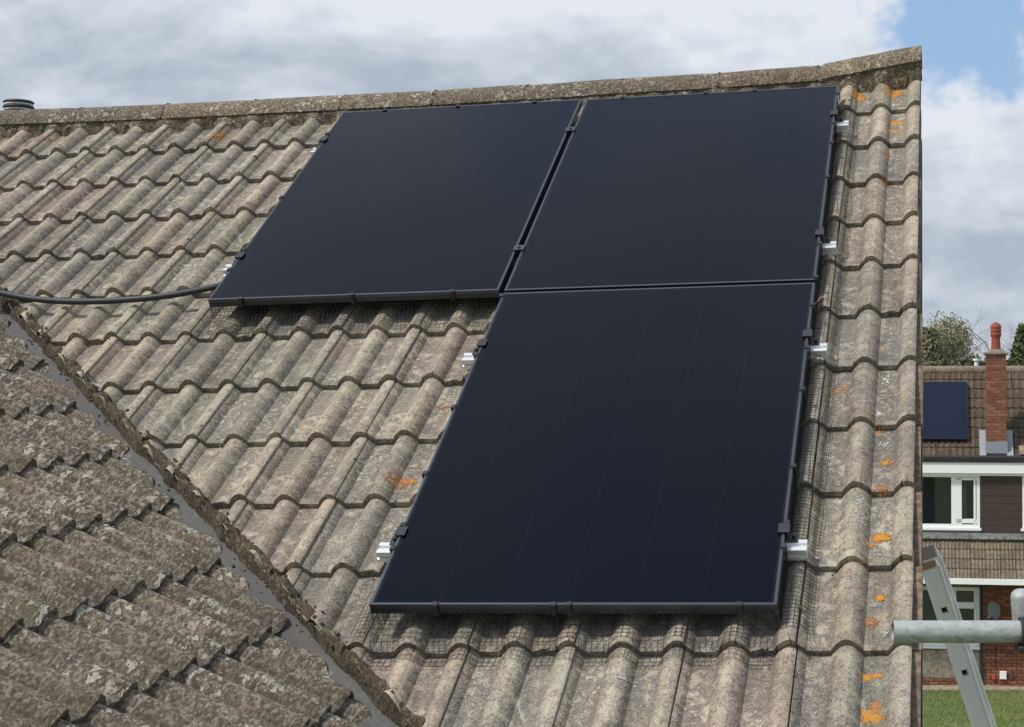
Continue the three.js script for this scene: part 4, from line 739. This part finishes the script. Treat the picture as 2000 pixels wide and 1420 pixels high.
// ---------------------------------------------------------------- ground
{
  const lawnMap = makeTex(1024, 6, (x, y, o) => { const q = (f, s) => n2(x * f, y * f, Math.round(f * 6), Math.round(f * 6), s); const a = q(1, 41), b = q(8, 42), c = q(40, 43), v = 0.55 + 0.9 * (0.5 * c + 0.5 * LAT[((x * 170 | 0) * 131 + (y * 170 | 0) * 733) & 65535]); const t = step(0.35, 0.7, 0.6 * a + 0.4 * b); o[0] = mix(0.12, 0.20, t) * v; o[1] = mix(0.165, 0.20, t) * v; o[2] = mix(0.045, 0.07, t) * v; const d = c > 0.86 && b > 0.5 ? 0.6 : 0; o[0] = mix(o[0], 0.6, d); o[1] = mix(o[1], 0.6, d); o[2] = mix(o[2], 0.55, d); });
  const g = new THREE.PlaneGeometry(1600, 1600); g.rotateX(-Math.PI / 2); const uv = g.attributes.uv; for (let i = 0; i < uv.count; i++) uv.setXY(i, uv.getX(i) * 1600, uv.getY(i) * 1600); g.translate(0, 0, -600);
  structure('lawn', g, std([1, 1, 1], 1, { map: lawnMap, bumpMap: lawnMap, bumpScale: 0.03 }), 'mown lawn between the houses');
  // blades of grass on the stretch of lawn in view
  const bl = new MB(), R = mulberry(77);
  for (let i = 0; i < 15000; i++) { const x = 5 + 4.2 * R(), z = ZF + 0.6 + 4.5 * R(), h = 0.025 + 0.05 * R(), a = R() * 6.28, w = 0.006, l = (R() - 0.5) * 0.05; bl.tri([x - w * Math.cos(a), 0, z - w * Math.sin(a)], [x + w * Math.cos(a), 0, z + w * Math.sin(a)], [x + l, h, z + l]); }
  const gr = mesh('grass', bl.geo(0), std([0.14, 0.185, 0.05], 1), scene); gr.userData = { kind: 'stuff', label: 'short grass blades on the lawn before the neighbour house', category: 'grass' };
  structure('path', boxGeo(3, 14, 0.0, 0.04, ZF + 0.03, ZF + 0.62), std([0.50, 0.43, 0.32], 0.95, { map: stoneMap }), 'pale paved strip along the neighbour house');
}

// ---------------------------------------------------------------- trees beyond
{
  const bark = std([0.17, 0.15, 0.125], 0.95);
  function tree(name, label, x, z, h, rad, crownY, leafN, leafCol, seed, evergreen) {
    const R = mulberry(seed), t = thing(name, label, 'tree'); t.position.set(x, 0, z);
    const wood = new MB(), tips = [];
    const grow = (p, d, len, r, lvl) => {
      const n = 4, pts = [p.toArray()], rad2 = [r]; let q = p.clone(), dd = d.clone();
      for (let i = 1; i <= n; i++) { dd.add(V3((R() - 0.5) * 0.35, (R() - 0.3) * 0.22, (R() - 0.5) * 0.35)).normalize(); q = q.clone().addScaledVector(dd, len / n); pts.push(q.toArray()); rad2.push(r * (1 - 0.6 * i / n)); }
      wood.tube(pts, rad2, lvl < 2 ? 6 : 3, false);
      if (lvl >= 4) { tips.push(q); return; }
      const kids = lvl === 0 ? 7 : lvl < 3 ? 4 : 4;
      for (let i = 0; i < kids; i++) { const f = 0.35 + 0.65 * (i + R()) / kids, k = Math.min(n, Math.max(1, Math.round(f * n))), b = V3(...pts[k]); const nd = dd.clone().multiplyScalar(0.55).add(V3(R() - 0.5, R() * 0.7 - 0.15, R() - 0.5).normalize()).normalize(); grow(b, nd, len * (0.55 + 0.2 * R()), r * 0.42, lvl + 1); }
    };
    grow(V3(0, 0, 0), V3(0, 1, 0), h * 0.55, h * 0.02, 0);
    mesh('trunk', wood.geo(1.2), bark, t);
    const lf = new MB(), leaf = (c, s) => { const a = V3(R() - 0.5, R() - 0.5, R() - 0.5).normalize(), b = V3(R() - 0.5, R() - 0.5, R() - 0.5).normalize(); lf.tri(c.clone().addScaledVector(a, s).toArray(), c.clone().addScaledVector(b, s).toArray(), c.clone().addScaledVector(a, -s * 0.6).addScaledVector(b, -s * 0.5).toArray()); };
    for (let i = 0; i < leafN; i++) { let c; if (evergreen) { const a = R() * 6.283, y = Math.pow(R(), 0.8), w = rad * (1 - 0.8 * y) * (0.75 + 0.35 * n2(a * 3, y * 9, 256, 256, seed % 40)), q = Math.pow(R(), 0.4); c = V3(w * q * Math.cos(a), crownY + (h - crownY) * y, w * q * Math.sin(a)); } else if (R() < 0.62) { const q = Math.pow(R(), 0.45), a = R() * 6.283, ph = Math.acos(2 * R() - 1), w = 0.72 + 0.5 * n2(a * 2.2, ph * 3, 256, 256, seed); c = V3(2.2 * q * w * Math.sin(ph) * Math.cos(a), 10.4 + 2.7 * q * w * Math.cos(ph), 2.2 * q * w * Math.sin(ph) * Math.sin(a)); } else c = tips[Math.floor(R() * tips.length)].clone().add(V3(R() - 0.5, R() - 0.5, R() - 0.5).multiplyScalar(rad * 0.22)); leaf(c, (0.10 + 0.16 * R()) * (evergreen ? 1.1 : 0.62)); }
    mesh('crown', lf.geo(0), std(leafCol, 0.9), t);
    return t;
  }
  const at = (px, d) => (px - 1300.6) * d / 3244;
  tree('budding_tree', 'bare rounded tree coming into pale green leaf behind the neighbour roof', at(1856, 140), -140, 10.6, 3.2, 5, 13000, [0.23, 0.225, 0.12], 11, false);
  tree('dark_tree', 'dark green tree just right of the gable behind the neighbour roof', at(1813, 135), -135, 11.8, 3.2, 3, 9000, [0.22, 0.22, 0.12], 12, true);
  tree('evergreen_tree', 'dark evergreen tree at the right edge behind the neighbour chimney', at(2006, 130), -130, 11.9, 3.2, 3, 11000, [0.10, 0.125, 0.045], 13, true);
  // scrub and hedge along the horizon
  const hd = new MB(), R = mulberry(88);
  for (let i = 0; i < 26000; i++) { const x = 10 + 34 * R(), top = 8.1 + 1.0 * n2(x * 0.8, 1, 256, 256, 5) + 0.8 * n2(x * 2.4, 4, 256, 256, 6), y = top * Math.pow(R(), 0.5), z = -128 + 3 * (R() - 0.5), s = 0.09 + 0.13 * R(); const a = R() * 6.28, b = R() * 6.28; hd.tri([x + s * Math.cos(a), y + s * Math.sin(a), z], [x + s * Math.cos(b), y + s * Math.sin(b), z + s], [x - s * Math.cos(a), y - s * Math.sin(b), z - s]); }
  const h = mesh('hedge', hd.geo(0), std([0.10, 0.095, 0.05], 0.95), scene); h.userData = { kind: 'stuff', label: 'brown-green scrub along the skyline behind the neighbour roof', category: 'hedge' };
}
renderer.render(scene, camera);
